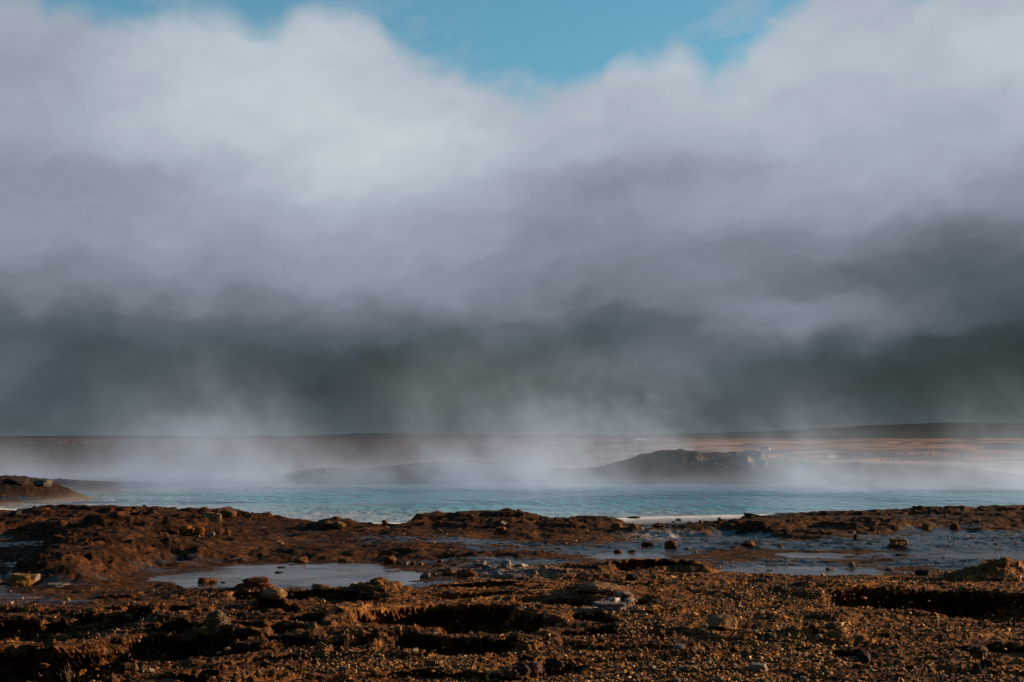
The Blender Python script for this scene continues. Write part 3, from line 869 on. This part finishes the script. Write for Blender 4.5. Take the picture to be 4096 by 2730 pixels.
for i, (s, h) in enumerate(zip(STONES, HITS)):
    px, py, w, hh, colr, kind, lab = s
    k = h[1] / F_PX
    W, H_ = w * k, hh * k * 1.15
    D = W * random.uniform(.7, 1.0) if kind != 'slab' else W * random.uniform(.6, .9)
    v, f = stone_verts(200 + i * 7, (W, D, H_), kind, 4 if w > 80 or kind == 'knobby' else 3)
    a = random.uniform(-.35, .35)
    v = v @ np.array([[math.cos(a), math.sin(a), 0], [-math.sin(a), math.cos(a), 0], [0, 0, 1]])
    o = mesh_obj('rock' if w > 60 else 'stone', v, f, MS[colr], smooth=False, label=lab, category='rock' if w > 60 else 'stone')
    o.location = (h[0], h[1] + D * .35, float(height(np.array([h[0]]), np.array([h[1] + D * .35]))[0]))
    o['group'] = 'stones and rocks on the sinter'

# angular outcrop on the far rim
OUT = [(2935, 1868, 60, 60, 'left block of the rim outcrop, low and grey'), (2985, 1872, 70, 50, 'middle grey block of the rim outcrop, below the top'),
       (3005, 1842, 60, 44, 'pointed top block of the rim outcrop'), (3040, 1850, 50, 50, 'right upper block of the rim outcrop'),
       (3050, 1875, 46, 40, 'right lower block of the rim outcrop'), (2880, 1885, 50, 36, 'pale cracked block at the foot of the rim outcrop'),
       (2790, 1845, 40, 20, 'small pale block on the back of the rim hump'), (1285, 1896, 50, 20, 'pale block on the left part of the far rim'),
       (62, 1942, 90, 34, 'dark boulder on the headland at the far left'), (175, 1945, 60, 24, 'grey boulder behind the headland at left'),
       (1150, 1912, 44, 14, 'small grey block far along the left rim'), (3240, 1872, 80, 26, 'dark lump on the rim right of the outcrop')]
for i, (px, py, w, hh, lab) in enumerate(OUT):
    h = ground_hit(px, py, 33, 56) if i < 12 else None
    k = h[1] / F_PX; W = w * k * 1.15
    v, f = stone_verts(900 + i * 11, (W, W * .9, hh * k * 1.25), 'angular', 3)
    o = mesh_obj('rim_rock', v, f, MS['grey'] if i != 8 else MS['dark'], label=lab, category='rock', group='rocks on the far rim of the pool')
    o.location = (h[0], h[1] + W * .3, h[2])

# ------------------------------------------------------------------ gravel: the largest pebbles are things, the rest is one bed
def px_of(x, y, z): return to_px(x, y, z)


def gravel_mask(px, py):
    g = sstep(2500, 2600, py) * sstep(1050, 1350, px) * .55
    right = sstep(2330, 2440, py + .10 * (px - 2900)) * sstep(2250, 2500, px)
    g = np.maximum(g, right * (1 - .55 * sstep(3300, 3600, px)))
    g = np.maximum(g, np.exp(-((px - 2000) / 200) ** 2 - ((py - 2285) / 26) ** 2) * .8)
    g = np.maximum(g, np.exp(-((px - 3480) / 330) ** 2 - ((py - 2300) / 13) ** 2) * .6)
    g = np.maximum(g, np.exp(-((px - 2600) / 160) ** 2 - ((py - 2150) / 22) ** 2) * .5)
    g = np.maximum(g, sstep(2640, 2690, py) * (.12 + .25 * sstep(900, 1500, px)))
    g = np.maximum(g, sstep(2380, 2440, py) * (.03 + .13 * sstep(1000, 1700, px)))
    g = np.maximum(g, .05 * sstep(2080, 2130, py))
    return np.clip(g + .02 * (py > 2230), 0, 1)


rg = np.random.RandomState(21)
N = 190000
gy = 8.6 + 16.0 * rg.rand(N) ** 1.7; gx = (rg.rand(N) * 2 - 1) * .40 * gy
gz = height(gx, gy)
gpx, gpy = px_of(gx, gy, gz)
clump = sstep(-.35, .35, fbm(gx * 1.3, gy * 1.6, 3, seed=171))
keep = rg.rand(N) < gravel_mask(gpx, gpy) * (.12 + .88 * clump)
inpud = np.zeros(N, bool)
for n_, lv_, P_ in PUDDLE_XY:
    inpud |= (poly_sd(P_, gx, gy) < .05)
keep &= ~inpud | (rg.rand(N) < .02)
gx, gy, gz = gx[keep], gy[keep], gz[keep]
N = len(gx)
gs = .005 + .012 * rg.rand(N) ** 2.2 + .020 * (rg.rand(N) ** 22)
gs *= 1 + .25 * sstep(14, 20, gy)
order = np.argsort(-gs * (F_PX / gy))
v0, f0 = ICO[0]; v1, f1 = ICO[1]


def pebble_shape(v, seed):
    r = np.random.RandomState(seed)
    w = v * (1 + .28 * r.normal(size=(len(v), 1)).clip(-1, 1)) * np.array([1.0, r.uniform(.6, .95), r.uniform(.42, .72)])
    return w


M_PEB = [stone_material('gravel_' + n_, c_, lo=.5, hi=2.1) for n_, c_ in
         (('tan', (.095, .053, .022)), ('brown', (.055, .027, .010)), ('dark', (.018, .010, .006)), ('pale', (.14, .10, .066)))]
base_meshes = []
for k in range(12):
    w = pebble_shape(v1, 300 + k)
    me = bpy.data.meshes.new('pebble'); me.from_pydata([tuple(q) for q in w.tolist()], [], [tuple(q) for q in f1.tolist()]); me.update()
    me.materials.append(M_PEB[[0, 0, 1, 1, 2, 3, 0, 1, 3, 0, 1, 2][k]]); base_meshes.append(me)
PCOL = ['tan', 'tan', 'brown', 'brown', 'dark', 'pale', 'tan', 'brown', 'pale', 'tan', 'brown', 'dark']
WHERE = [(lambda a, b: b < 2330, 'on the wet terrace by the puddles'), (lambda a, b: b > 2640 and a < 700, 'at the bottom left below the big dark hollow'),
         (lambda a, b: b > 2640 and a < 1400, 'along the bottom edge left of centre'), (lambda a, b: b > 2640 and a < 2350, 'along the bottom edge in the middle'),
         (lambda a, b: b > 2640 and a < 3200, 'along the bottom edge below the large tan boulder'), (lambda a, b: b > 2640, 'in the bottom right corner'),
         (lambda a, b: a > 3250, 'on the dry ground at the right'), (lambda a, b: a > 2250, 'on the gravel slope round the large tan boulder'),
         (lambda a, b: a > 1250, 'below the central dark bank'), (lambda a, b: True, 'on the ledges at the left')]
LIM = 300
for q, j in enumerate(order[:LIM]):
    kq = rg.randint(12); o = bpy.data.objects.new('pebble', base_meshes[kq]); COL.objects.link(o)
    o.location = (gx[j], gy[j], gz[j] + gs[j] * .25); o.scale = (gs[j],) * 3
    o.rotation_euler = (rg.normal() * .3, rg.normal() * .3, rg.rand() * 6.28)
    a_, b_ = px_of(gx[j], gy[j], gz[j])
    for fn, lb in WHERE:
        if fn(a_, b_):
            o['label'] = 'loose ' + PCOL[kq] + ' pebble ' + lb; o['group'] = 'loose ' + PCOL[kq] + ' pebbles ' + lb; break
    o['category'] = 'pebble'
rest = order[LIM:]


def scatter(name, idx, mat, seed, label):
    r = np.random.RandomState(seed); n = len(idx)
    ov = np.array([(1, 0, 0), (-1, 0, 0), (0, 1, 0), (0, -1, 0), (0, 0, 1), (0, 0, -1)], float)
    of = np.array([(0, 2, 4), (2, 1, 4), (1, 3, 4), (3, 0, 4), (2, 0, 5), (1, 2, 5), (3, 1, 5), (0, 3, 5)])
    rs_ = np.random.RandomState(5)
    sh = np.stack([(ov + rs_.normal(size=ov.shape) * .32) * np.array([1.15, rs_.uniform(.6, 1), rs_.uniform(.5, .9)]) for k in range(16)])
    V = sh[r.randint(16, size=n)]
    a = r.rand(n) * 6.28; ca, sa = np.cos(a), np.sin(a)
    tl = r.normal(size=n) * .35; ct, stt = np.cos(tl), np.sin(tl)
    x_, y_, z_ = V[..., 0], V[..., 1], V[..., 2]
    x2 = x_ * ct[:, None] + z_ * stt[:, None]; z2 = -x_ * stt[:, None] + z_ * ct[:, None]
    x3 = x2 * ca[:, None] - y_ * sa[:, None]; y3 = x2 * sa[:, None] + y_ * ca[:, None]
    s_ = gs[idx][:, None]
    V = np.stack([x3 * s_ + gx[idx][:, None], y3 * s_ + gy[idx][:, None], z2 * s_ + (gz[idx] + gs[idx] * .22)[:, None]], -1).reshape(-1, 3)
    Fc = (of[None] + (np.arange(n) * 6)[:, None, None]).reshape(-1, 3)
    ob = mesh_obj(name, V, Fc, mat, kind='stuff', label=label, category='gravel')
    attr(ob, 'tone', np.repeat(r.rand(n), 6))
    return ob


def gravel_bed_material():
    m, nt, p = new_mat('gravel_bed')
    t = attr_x(nt, 'tone'); P = pos(nt)
    b = noise(nt, P, 90, 3, .6)
    c = ramp(nt, t + (b - .5) * .25, [(.05, (.012, .005, .002)), (.35, (.050, .021, .0062)), (.62, (.125, .062, .021)), (.9, (.20, .105, .040)), (1.0, (.30, .185, .095))])
    nt.links.new(c, p.inputs['Base Color']); p.inputs['Roughness'].default_value = .9; p.inputs['Specular IOR Level'].default_value = .12
    return m


scatter('gravel', rest, gravel_bed_material(), 31, 'bed of small tan and brown gravel on the dry foreground')
print('gravel', N)

# ------------------------------------------------------------------ dry tufts, moss
def blade_material(name, c0, c1):
    m, nt, p = new_mat(name)
    oi = nt.nodes.new('ShaderNodeNewGeometry')
    n = noise(nt, oi.outputs['Position'], 30, 3, .6)
    nt.links.new(ramp(nt, n, [(.35, c0), (.65, c1)]), p.inputs['Base Color']); p.inputs['Roughness'].default_value = .8
    return m


M_STRAW = blade_material('dry_straw', (.06, .027, .009), (.15, .08, .027))
M_RED = blade_material('red_dry_stems', (.045, .009, .004), (.10, .026, .009))
M_GREEN = blade_material('yellow_green_moss', (.032, .035, .006), (.075, .065, .013))
M_MOSS = blade_material('dry_brown_moss', (.018, .010, .003), (.095, .052, .018))


def blades(n, radius, hgt, spread, width, r):
    V, Fc = [], []
    for _ in range(n):
        a = r.rand() * 6.28; q = radius * r.rand() ** .5; bx, by = q * math.cos(a), q * math.sin(a)
        h = hgt * r.uniform(.45, 1.0); la = r.rand() * 6.28; le = spread * h * r.uniform(.2, 1)
        w = width * r.uniform(.6, 1.2); pa = r.rand() * 6.28; ox, oy = w * math.cos(pa), w * math.sin(pa)
        b = len(V)
        for t in (0, .4, .75, 1.0):
            k = t ** 1.6 * le; x_, y_, z_ = bx + k * math.cos(la), by + k * math.sin(la), t * h - .01
            ww = 1 - t * .85
            V += [(x_ - ox * ww, y_ - oy * ww, z_), (x_ + ox * ww, y_ + oy * ww, z_), (x_ + oy * ww * .6, y_ - ox * ww * .6, z_)]
        for s_ in range(3):
            for e_ in range(3):
                i0, i1 = b + s_ * 3 + e_, b + s_ * 3 + (e_ + 1) % 3
                Fc.append((i0, i1, i1 + 3, i0 + 3))
    return V, Fc


TUFTS = [(3031, 2178, 26, 46, 'G', 'green-yellow grass tuft beside the low rust rock'), (3891, 2152, 34, 10, 'G', 'yellow-green moss patch on the dark terrace at right'),
         (273, 2722, 14, 62, 'S', 'tall dry straw stalks at the bottom left'), (1145, 2602, 34, 40, 'R', 'dry reddish twig tuft in the left gravel'),
         (1580, 2584, 24, 34, 'R', 'small red stem tuft in front of the central dark bank'), (1855, 2626, 32, 24, 'S', 'spiky dry tuft below the central bank'),
         (1388, 2600, 20, 50, 'R', 'thin red stems in the left-centre gravel'), (2897, 2352, 30, 40, 'R', 'thin reddish stems on the olive mossy slope'),
         (2916, 2440, 46, 34, 'R', 'rusty tuft above the large tan boulder'), (2556, 2300, 20, 30, 'R', 'red stems growing behind the dark grey rock'),
         (3108, 2604, 40, 40, 'S', 'golden dry tuft on the right gravel'), (3814, 2686, 22, 60, 'S', 'thin dry stalks at the bottom right'),
         (3940, 2718, 26, 50, 'S', 'dry bent stalks near the bottom right corner'), (2730, 2516, 60, 30, 'R', 'low rusty tuft left of the large tan boulder'),
         (2470, 2690, 30, 56, 'R', 'thin orange stems at the bottom centre'), (2190, 2500, 40, 40, 'R', 'red tuft at the right end of the central bank'),
         (580, 2690, 26, 30, 'S', 'dry stems at the front of the big dark hollow'), (3880, 2600, 20, 40, 'S', 'thin straw above the crumbly lump at right'),
         (2780, 2290, 20, 24, 'S', 'short straw on the rubble mound at centre right'), (4060, 2180, 40, 26, 'G', 'greenish tuft on the wet flat at the right edge')]
for i, (px, py, w, hh, kd, lab) in enumerate(TUFTS):
    h = ground_hit(px, py); k = h[1] / F_PX; r = np.random.RandomState(700 + i)
    V, Fc = blades(10 + int(w * .9), w * k * .45, hh * k * 1.15, .7, .0022, r)
    o = mesh_obj('grass_tuft', V, Fc, {'G': M_GREEN, 'S': M_STRAW, 'R': M_RED}[kd], label=lab, category='grass tuft', group='dry tufts on the sinter')
    o.location = tuple(h)

# shaggy boulder and red shaggy clump: rock > moss
for px, py, w, hh, mat, mm, lab, n in [(860, 2525, 106, 100, MS['tan'], M_MOSS, 'shaggy moss-hung boulder above the big dark hollow', 900),
                                       (2126, 2700, 92, 40, MS['dark'], M_RED, 'dark boulder covered in shaggy red growth at the bottom', 500)]:
    h = ground_hit(px, py); k = h[1] / F_PX
    W, H_ = w * k, hh * k
    root = empty('mossy_boulder', (h[0], h[1] + W * .3, h[2]), label=lab, category='boulder')
    v, f = stone_verts(77 + n, (W, W * .8, H_), 'knobby', 4)
    mesh_obj('boulder', v, f, mat, root)
    r = np.random.RandomState(n); V, Fc = [], []
    for j in r.randint(len(v), size=n):
        p_ = v[j]; nn = p_ - np.array([0, 0, H_ * .3]); nn = nn / (np.linalg.norm(nn) + 1e-9)
        if p_[2] < H_ * .1: continue
        L = r.uniform(.012, .035); tip = p_ + nn * L * .45 + np.array([0, 0, -L * .9]); mid = p_ + nn * L * .5
        sd_ = np.cross(nn, [0, 0, 1.0]); sd_ = sd_ / (np.linalg.norm(sd_) + 1e-9) * .0035
        b = len(V); V += [p_ - sd_, p_ + sd_, mid - sd_, mid + sd_, tip]; Fc += [(b, b + 1, b + 3, b + 2), (b + 2, b + 3, b + 4)]
    mesh_obj('moss', V, Fc, mm, root)

# short dry moss and stems all over the dry foreground
rm = np.random.RandomState(55); N = 60000
mx_ = 8.7 + 11.0 * rm.rand(N) ** 1.4; my_ = (rm.rand(N) * 2 - 1) * .40 * mx_
mx_, my_ = my_, mx_
mz_ = height(mx_, my_); qx, qy = px_of(mx_, my_, mz_)
den = sstep(.0, .35, fbm(mx_ * .9, my_ * 1.1, 3, seed=181)) * .45
den = np.maximum(den, np.exp(-((qx - 3060) / 300) ** 2 - ((qy - 2360) / 60) ** 2) * .9) * sstep(.3, -.1, my_ - border_y(mx_))
kp = rm.rand(N) < den
mx_, my_, mz_ = mx_[kp], my_[kp], mz_[kp]; n = len(mx_)
L = rm.uniform(.010, .032, n); a = rm.rand(n) * 6.28; le = rm.rand(n) * L * .9; w = rm.uniform(.002, .006, n); pa = rm.rand(n) * 3.14
b0 = np.stack([mx_, my_, mz_ - .003], 1); o_ = np.stack([np.cos(pa) * w, np.sin(pa) * w, np.zeros(n)], 1)
tip = b0 + np.stack([np.cos(a) * le, np.sin(a) * le, L], 1); midp = b0 + (tip - b0) * .5 + np.stack([np.zeros(n), np.zeros(n), L * .15], 1)
V = np.stack([b0 - o_, b0 + o_, midp + o_ * .8, midp - o_ * .8, tip], 1).reshape(-1, 3)
i5 = np.arange(n) * 5
Fc = np.concatenate([np.stack([i5, i5 + 1, i5 + 2], 1), np.stack([i5, i5 + 2, i5 + 3], 1), np.stack([i5 + 3, i5 + 2, i5 + 4], 1)])
mesh_obj('dry_moss', V, Fc, M_MOSS, kind='stuff', label='short brown moss and stems covering the dry banks', category='moss')

# ------------------------------------------------------------------ far trees and farm buildings
def tree_mesh(seed, hgt, kind):
    """trunk, limbs and leaf-clump faces of one far tree"""
    r = np.random.RandomState(seed); V, Fc, mi = [], [], []

    def cone(p0, p1, r0, r1, m):
        p0, p1 = np.array(p0, float), np.array(p1, float); d = p1 - p0; a = np.cross(d, [.3, .9, .1]); a /= np.linalg.norm(a) + 1e-9
        b_ = np.cross(d, a); b_ /= np.linalg.norm(b_) + 1e-9; b = len(V)
        for c, rr in ((p0, r0), (p1, r1)):
            for q in range(5): V.append(c + rr * (a * math.cos(q * 1.2566) + b_ * math.sin(q * 1.2566)))
        for q in range(5): Fc.append((b + q, b + (q + 1) % 5, b + 5 + (q + 1) % 5, b + 5 + q)); mi.append(m)
    cone((0, 0, -.3), (0, 0, hgt * .95), hgt * .02, hgt * .004, 0)
    if kind == 'conifer':
        for lv in range(11):
            t = .08 + .9 * lv / 11; R = hgt * .20 * (1 - t) ** .85 * r.uniform(.8, 1.2)
            for q in range(9):
                a = q * .698 + r.rand() * .6; rr = R * r.uniform(.65, 1.15); z = hgt * t
                c, s_ = math.cos(a), math.sin(a); w = rr * .38; b = len(V)
                V.extend([np.array((0, 0, z + hgt * .09)), np.array((c * rr - s_ * w, s_ * rr + c * w, z - hgt * .02)), np.array((c * rr * 1.1, s_ * rr * 1.1, z - hgt * .05)),
                          np.array((c * rr + s_ * w, s_ * rr - c * w, z - hgt * .02))])
                Fc.append((b, b + 1, b + 2, b + 3)); mi.append(1)
    else:
        tall = kind == 'poplar'
        for q in range(7 if tall else 9):
            a = r.rand() * 6.28; z = hgt * r.uniform(.15, .6); L_ = hgt * r.uniform(.25, .45); out = (.12 if tall else .4) * L_
            cone((0, 0, z), (math.cos(a) * out, math.sin(a) * out, z + L_ * .9), hgt * .010, hgt * .003, 0)
        for q in range(70 if tall else 150):
            t = r.uniform(.15 if tall else .3, 1.0); a = r.rand() * 6.28
            R = hgt * ((.09 * (1.05 - t) + .03) if tall else .26 * math.sin(math.pi * min(1, .15 + .85 * t))) * r.rand() ** .5
            c = np.array((math.cos(a) * R, math.sin(a) * R, hgt * t)); s_ = hgt * r.uniform(.018, .045); b = len(V)
            for _ in range(4): V.append(c + r.normal(size=3) * s_)
            Fc.append((b, b + 1, b + 2, b + 3)); mi.append(1)
    return np.array(V), Fc, mi


def leaf_mat(name, c0, c1):
    m, nt, p = new_mat(name); oi = nt.nodes.new('ShaderNodeObjectInfo'); rnd = X(nt, oi.outputs['Random'])
    n = noise(nt, pos(nt), .6, 3, .6)
    nt.links.new(ramp(nt, n * .6 + rnd * .4, [(.3, c0), (.7, c1)]), p.inputs['Base Color']); p.inputs['Roughness'].default_value = .9
    return m


M_BARK = stone_material('bark', (.045, .030, .022))
LEAF = {'conifer': leaf_mat('spruce_needles', (.006, .010, .005), (.020, .024, .010)), 'poplar': leaf_mat('bare_poplar_twigs', (.016, .010, .007), (.042, .024, .015)),
        'autumn': leaf_mat('autumn_leaves', (.06, .019, .006), (.13, .048, .016)), 'birch': leaf_mat('bare_birch_twigs', (.026, .018, .014), (.055, .036, .028))}
TREE_ME = {}
for kd in LEAF:
    TREE_ME[kd] = []
    for q in range(4):
        V, Fc, mi = tree_mesh(800 + q * 13 + len(kd), 1.0, kd if kd in ('conifer', 'poplar') else 'broad')
        me = bpy.data.meshes.new(kd + '_tree'); me.from_pydata([tuple(t_) for t_ in V.tolist()], [], Fc); me.update()
        me.materials.append(M_BARK); me.materials.append(LEAF[kd]); me.polygons.foreach_set('material_index', np.array(mi, np.int32)); TREE_ME[kd].append(me)


def wood_stuff(name, spots, kd, label):
    V, Fc, mi, r = [], [], [], np.random.RandomState(9)
    for (x, y, z, h) in spots:
        me = TREE_ME[kd][r.randint(4)]; b = len(V); a = r.rand() * 6.28; c, s_ = math.cos(a), math.sin(a)
        for v in me.vertices: V.append((x + (v.co.x * c - v.co.y * s_) * h, y + (v.co.x * s_ + v.co.y * c) * h, z + v.co.z * h))
        for p_ in me.polygons: Fc.append(tuple(b + q for q in p_.vertices)); mi.append(p_.material_index)
    o = mesh_obj(name, V, Fc, M_BARK, kind='stuff', label=label, category='wood')
    o.data.materials.append(LEAF[kd]); o.data.polygons.foreach_set('material_index', np.array(mi, np.int32))


rt = np.random.RandomState(77)
# rows of single trees: (kind, px range, py of foot range, height px range, count, label, group)
ROWS = [('conifer', (190, 560), (1836, 1846), (28, 46), 60, 'dark conifer in the front row of the left plantation', 'conifers in the left plantation'),
        ('conifer', (1240, 1640), (1824, 1831), (18, 30), 46, 'dark conifer in the plantation behind the left rim', 'conifers behind the left rim'),
        ('conifer', (1690, 1900), (1812, 1822), (16, 26), 22, 'dark conifer in the small stand behind the middle rim', 'conifers behind the middle rim'),
        ('poplar', (3640, 3890), (1842, 1852), (30, 46), 34, 'slender bare tree in the row on the right fields', 'slender trees on the right fields'),
        ('birch', (3400, 3640), (1834, 1844), (20, 34), 24, 'bare tree at the left end of the right tree row', 'bare trees on the right fields'),
        ('autumn', (235, 440), (1783, 1790), (18, 28), 44, 'orange autumn tree on the sunlit edge of the left wood', 'orange trees on the left slope'),
        ('conifer', (3520, 3720), (1842, 1850), (14, 26), 16, 'low dark conifer mixed into the right tree row', 'low conifers in the right tree row'),
        ('birch', (3900, 3960), (1866, 1872), (14, 20), 5, 'small bare tree in front of the orange field at right', 'small trees by the orange field')]
for kd, (x0, x1), (y0, y1), (h0, h1), cnt, lab, grp in ROWS:
    for q in range(cnt):
        g = plain_hit(rt.uniform(x0, x1), rt.uniform(y0, y1)); k = g[1] / F_PX
        o = bpy.data.objects.new({'conifer': 'conifer_tree', 'poplar': 'poplar_tree', 'birch': 'bare_tree', 'autumn': 'autumn_tree'}[kd], TREE_ME[kd][rt.randint(4)])
        COL.objects.link(o); o.location = (g[0], g[1], g[2]); hh = rt.uniform(h0, h1) * k; o.scale = (hh, hh, hh); o.rotation_euler = (0, 0, rt.rand() * 6.28)
        o['label'] = lab; o['category'] = 'tree'; o['group'] = grp


def spots(n, xr, yr, hr):
    out = []
    for _ in range(n):
        g = plain_hit(rt.uniform(*xr), rt.uniform(*yr)); out.append((g[0], g[1], g[2], rt.uniform(*hr) * g[1] / F_PX))
    return out


wood_stuff('conifer_wood', spots(420, (-150, 660), (1798, 1836), (16, 30)), 'conifer', 'dark conifer wood on the left plain')
wood_stuff('bare_wood', spots(200, (330, 860), (1780, 1815), (12, 22)), 'birch', 'greyish bare wood right of the orange trees')
wood_stuff('far_shrubs', spots(90, (3000, 4090), (1800, 1890), (4, 8)), 'birch', 'scattered low shrubs along the right field edges')
wood_stuff('conifer_belt', spots(260, (1180, 2000), (1786, 1818), (8, 16)), 'conifer', 'dark belt of far conifers behind the steam')


def paint(name, c, rough=.7):
    m, nt, p = new_mat(name); n = noise(nt, pos(nt), 1.2, 4, .6)
    nt.links.new(ramp(nt, n, [(.3, tuple(v * .8 for v in c)), (.7, c)]), p.inputs['Base Color']); p.inputs['Roughness'].default_value = rough
    return m


M_WALLP, M_ROOFP, M_ROOFW, M_GLASS = paint('white_wall', (.17, .17, .17)), paint('grey_roof', (.03, .032, .035)), paint('pale_roof', (.13, .14, .15)), paint('window_glass', (.02, .025, .03), .1)


def box(x0, x1, y0, y1, z0, z1):
    v = [(x0, y0, z0), (x1, y0, z0), (x1, y1, z0), (x0, y1, z0), (x0, y0, z1), (x1, y0, z1), (x1, y1, z1), (x0, y1, z1)]
    return v, [(0, 3, 2, 1), (4, 5, 6, 7), (0, 1, 5, 4), (1, 2, 6, 5), (2, 3, 7, 6), (3, 0, 4, 7)]


def house(px, py, wpx, hpx, deg, roof, lab, ratio=.45, nwin=3):
    g = plain_hit(px, py); k = g[1] / F_PX
    L_, T = wpx * k, hpx * k; D = L_ * ratio; e = T * .58
    root = empty('farm_building', tuple(g), math.radians(deg), label=lab, category='building', group='farm buildings on the plain')
    V = [(-L_ / 2, -D / 2, -1), (L_ / 2, -D / 2, -1), (L_ / 2, D / 2, -1), (-L_ / 2, D / 2, -1), (-L_ / 2, -D / 2, e), (L_ / 2, -D / 2, e), (L_ / 2, D / 2, e), (-L_ / 2, D / 2, e),
         (-L_ / 2, 0, T), (L_ / 2, 0, T)]
    mesh_obj('wall', V, [(0, 1, 5, 4), (1, 2, 6, 9, 5), (2, 3, 7, 6), (3, 0, 4, 8, 7)], M_WALLP, root)
    t = T * .06; o_ = L_ * .015
    for s_ in (-1, 1):
        y0, y1 = s_ * (D / 2 + t * 2), 0
        ze = e - (T - e) * (t * 2) / (D / 2)
        Vr = [(-L_ / 2 - o_, y0, ze), (L_ / 2 + o_, y0, ze), (L_ / 2 + o_, y1, T), (-L_ / 2 - o_, y1, T)]
        Vr += [(a, b, c + t) for a, b, c in Vr]
        mesh_obj('roof', Vr, [(0, 1, 2, 3), (4, 7, 6, 5), (0, 4, 5, 1), (1, 5, 6, 2), (2, 6, 7, 3), (3, 7, 4, 0)], roof, root)
    for q in range(nwin):
        x = -L_ / 2 + L_ * (q + .7) / (nwin + .6); v, f = box(x - e * .16, x + e * .16, -D / 2 - .06, -D / 2 + .05, e * .38, e * .78)
        mesh_obj('window', v, f, M_GLASS, root)
    v, f = box(L_ * .30, L_ * .30 + e * .34, -D / 2 - .08, -D / 2 + .05, -.2, e * .72)
    mesh_obj('door', v, f, M_ROOFP, root)


house(2558, 1769, 44, 14, 24, M_ROOFW, 'white gabled barn behind the steam left of the rim hump', .42, 4)
house(3322, 1832, 46, 15, 32, M_ROOFP, 'low farmhouse with a white gable among the right fields', .5, 3)
house(3062, 1801, 34, 14, -20, M_ROOFP, 'pale farmhouse just right of the rim outcrop', .5, 2)
house(3762, 1903, 16, 11, 15, M_ROOFW, 'small white shed beyond the right rim, nearer the middle', .8, 1)
house(3801, 1892, 16, 11, -15, M_ROOFW, 'small white shed beyond the right rim, farther right', .8, 1)

# ------------------------------------------------------------------ steam over the pool
def build_steam():
    mat = bpy.data.materials.new('steam'); mat.use_nodes = True; nt = mat.node_tree
    nt.nodes.remove(nt.nodes['Principled BSDF'])
    pv = nt.nodes.new('ShaderNodeVolumePrincipled')
    pv.inputs['Color'].default_value = (.41, .55, .80, 1); pv.inputs['Density'].default_value = 1.0; pv.inputs['Anisotropy'].default_value = .15
    nt.links.new(pv.outputs[0], nt.nodes['Material Output'].inputs['Volume'])
    ng = bpy.data.node_groups.new('steam', 'GeometryNodeTree')
    ng.interface.new_socket('Geometry', in_out='INPUT', socket_type='NodeSocketGeometry')
    ng.interface.new_socket('Geometry', in_out='OUTPUT', socket_type='NodeSocketGeometry')
    go = ng.nodes.new('NodeGroupOutput')
    P = ng.nodes.new('GeometryNodeInputPosition').outputs[0]
    x, y, z = split(ng, P)
    xs = x + z * .22                                     # drift with height
    wv = split(ng, noise(ng, P, .22, 2, .5, out=1))
    q = join(ng, xs + (wv[0] - .5) * 3.0, y + (wv[1] - .5) * 3.0, z * .85 + (wv[2] - .5) * 2.4)
    n1 = noise(ng, q, .50, 5, .58)
    n2 = noise(ng, join(ng, xs + (n1 - .5) * 2.0, y, z + (n1 - .5) * 1.5), 2.6, 5, .6)
    wisp = (n1 * .60 + n2 * .40).smooth(.45, .63)
    soft = n1.smooth(.30, .70)
    zz = z.mx(0.0)
    dens = (zz * (-1 / .33)).exp() * y.smooth(37.5, 46.2) * (soft * .8 + .2) * .17
    for px, yc, w, sy, hgt, amp in [(-60, 45.0, 3.0, 4.0, .60, .22), (900, 46.0, 2.7, 4.5, 1.15, .68), (560, 45.5, 2.4, 4.0, .42, .26), (1500, 46.5, 3.0, 4, .5, .06),
                                    (1990, 45.5, 2.4, 4.0, 1.0, .26), (2180, 44.5, 2.6, 4.0, 2.0, .24), (2660, 55.2, 2.6, 1.4, 2.2, .60), (2420, 54.5, 2.2, 1.6, 2.4, .38),
                                    (3290, 44.0, 1.8, 4.0, 1.0, .40), (3650, 44.5, 2.8, 4.0, .5, .18), (4120, 44.5, 2.0, 4.0, .95, .36), (1740, 50, 1.6, 4, 2.6, .07)]:
        xc = (px - 2048) / F_PX * yc
        a = (xs - xc) / w; b = (y - yc) / sy
        dens = dens + ((a * a + b * b) * -1.0).exp() * (zz * (-1 / hgt)).exp() * (wisp * .72 + soft * .25 + .03) * amp * 1.45
    dens = dens + (zz * (-1 / .55)).exp() * y.smooth(41, 46.5) * (wisp * .75 + soft * .25 + .05) * .062 + (zz * (-1 / 3.0)).exp() * y.smooth(42, 50) * soft * .006
    edge = z.smooth(6.2, 4.0) * y.smooth(28.5, 32) * y.smooth(57.5, 53.5) * x.smooth(-25.8, -23) * x.smooth(25.8, 23)
    dens = dens * edge
    vc = ng.nodes.new('GeometryNodeVolumeCube')
    ng.links.new(dens.s, vc.inputs['Density'])
    vc.inputs['Min'].default_value = (-26, 28, -.05); vc.inputs['Max'].default_value = (26, 58, 6.4)
    vc.inputs['Resolution X'].default_value, vc.inputs['Resolution Y'].default_value, vc.inputs['Resolution Z'].default_value = 340, 130, 64
    sm = ng.nodes.new('GeometryNodeSetMaterial'); sm.inputs['Material'].default_value = mat
    ng.links.new(vc.outputs[0], sm.inputs[0]); ng.links.new(sm.outputs[0], go.inputs[0])
    me = bpy.data.meshes.new('steam'); me.materials.append(mat)
    o = bpy.data.objects.new('steam', me); COL.objects.link(o)
    md = o.modifiers.new('steam', 'NODES'); md.node_group = ng
    o['kind'] = 'stuff'; o['label'] = 'white steam drifting off the hot pool'; o['category'] = 'steam'


build_steam()
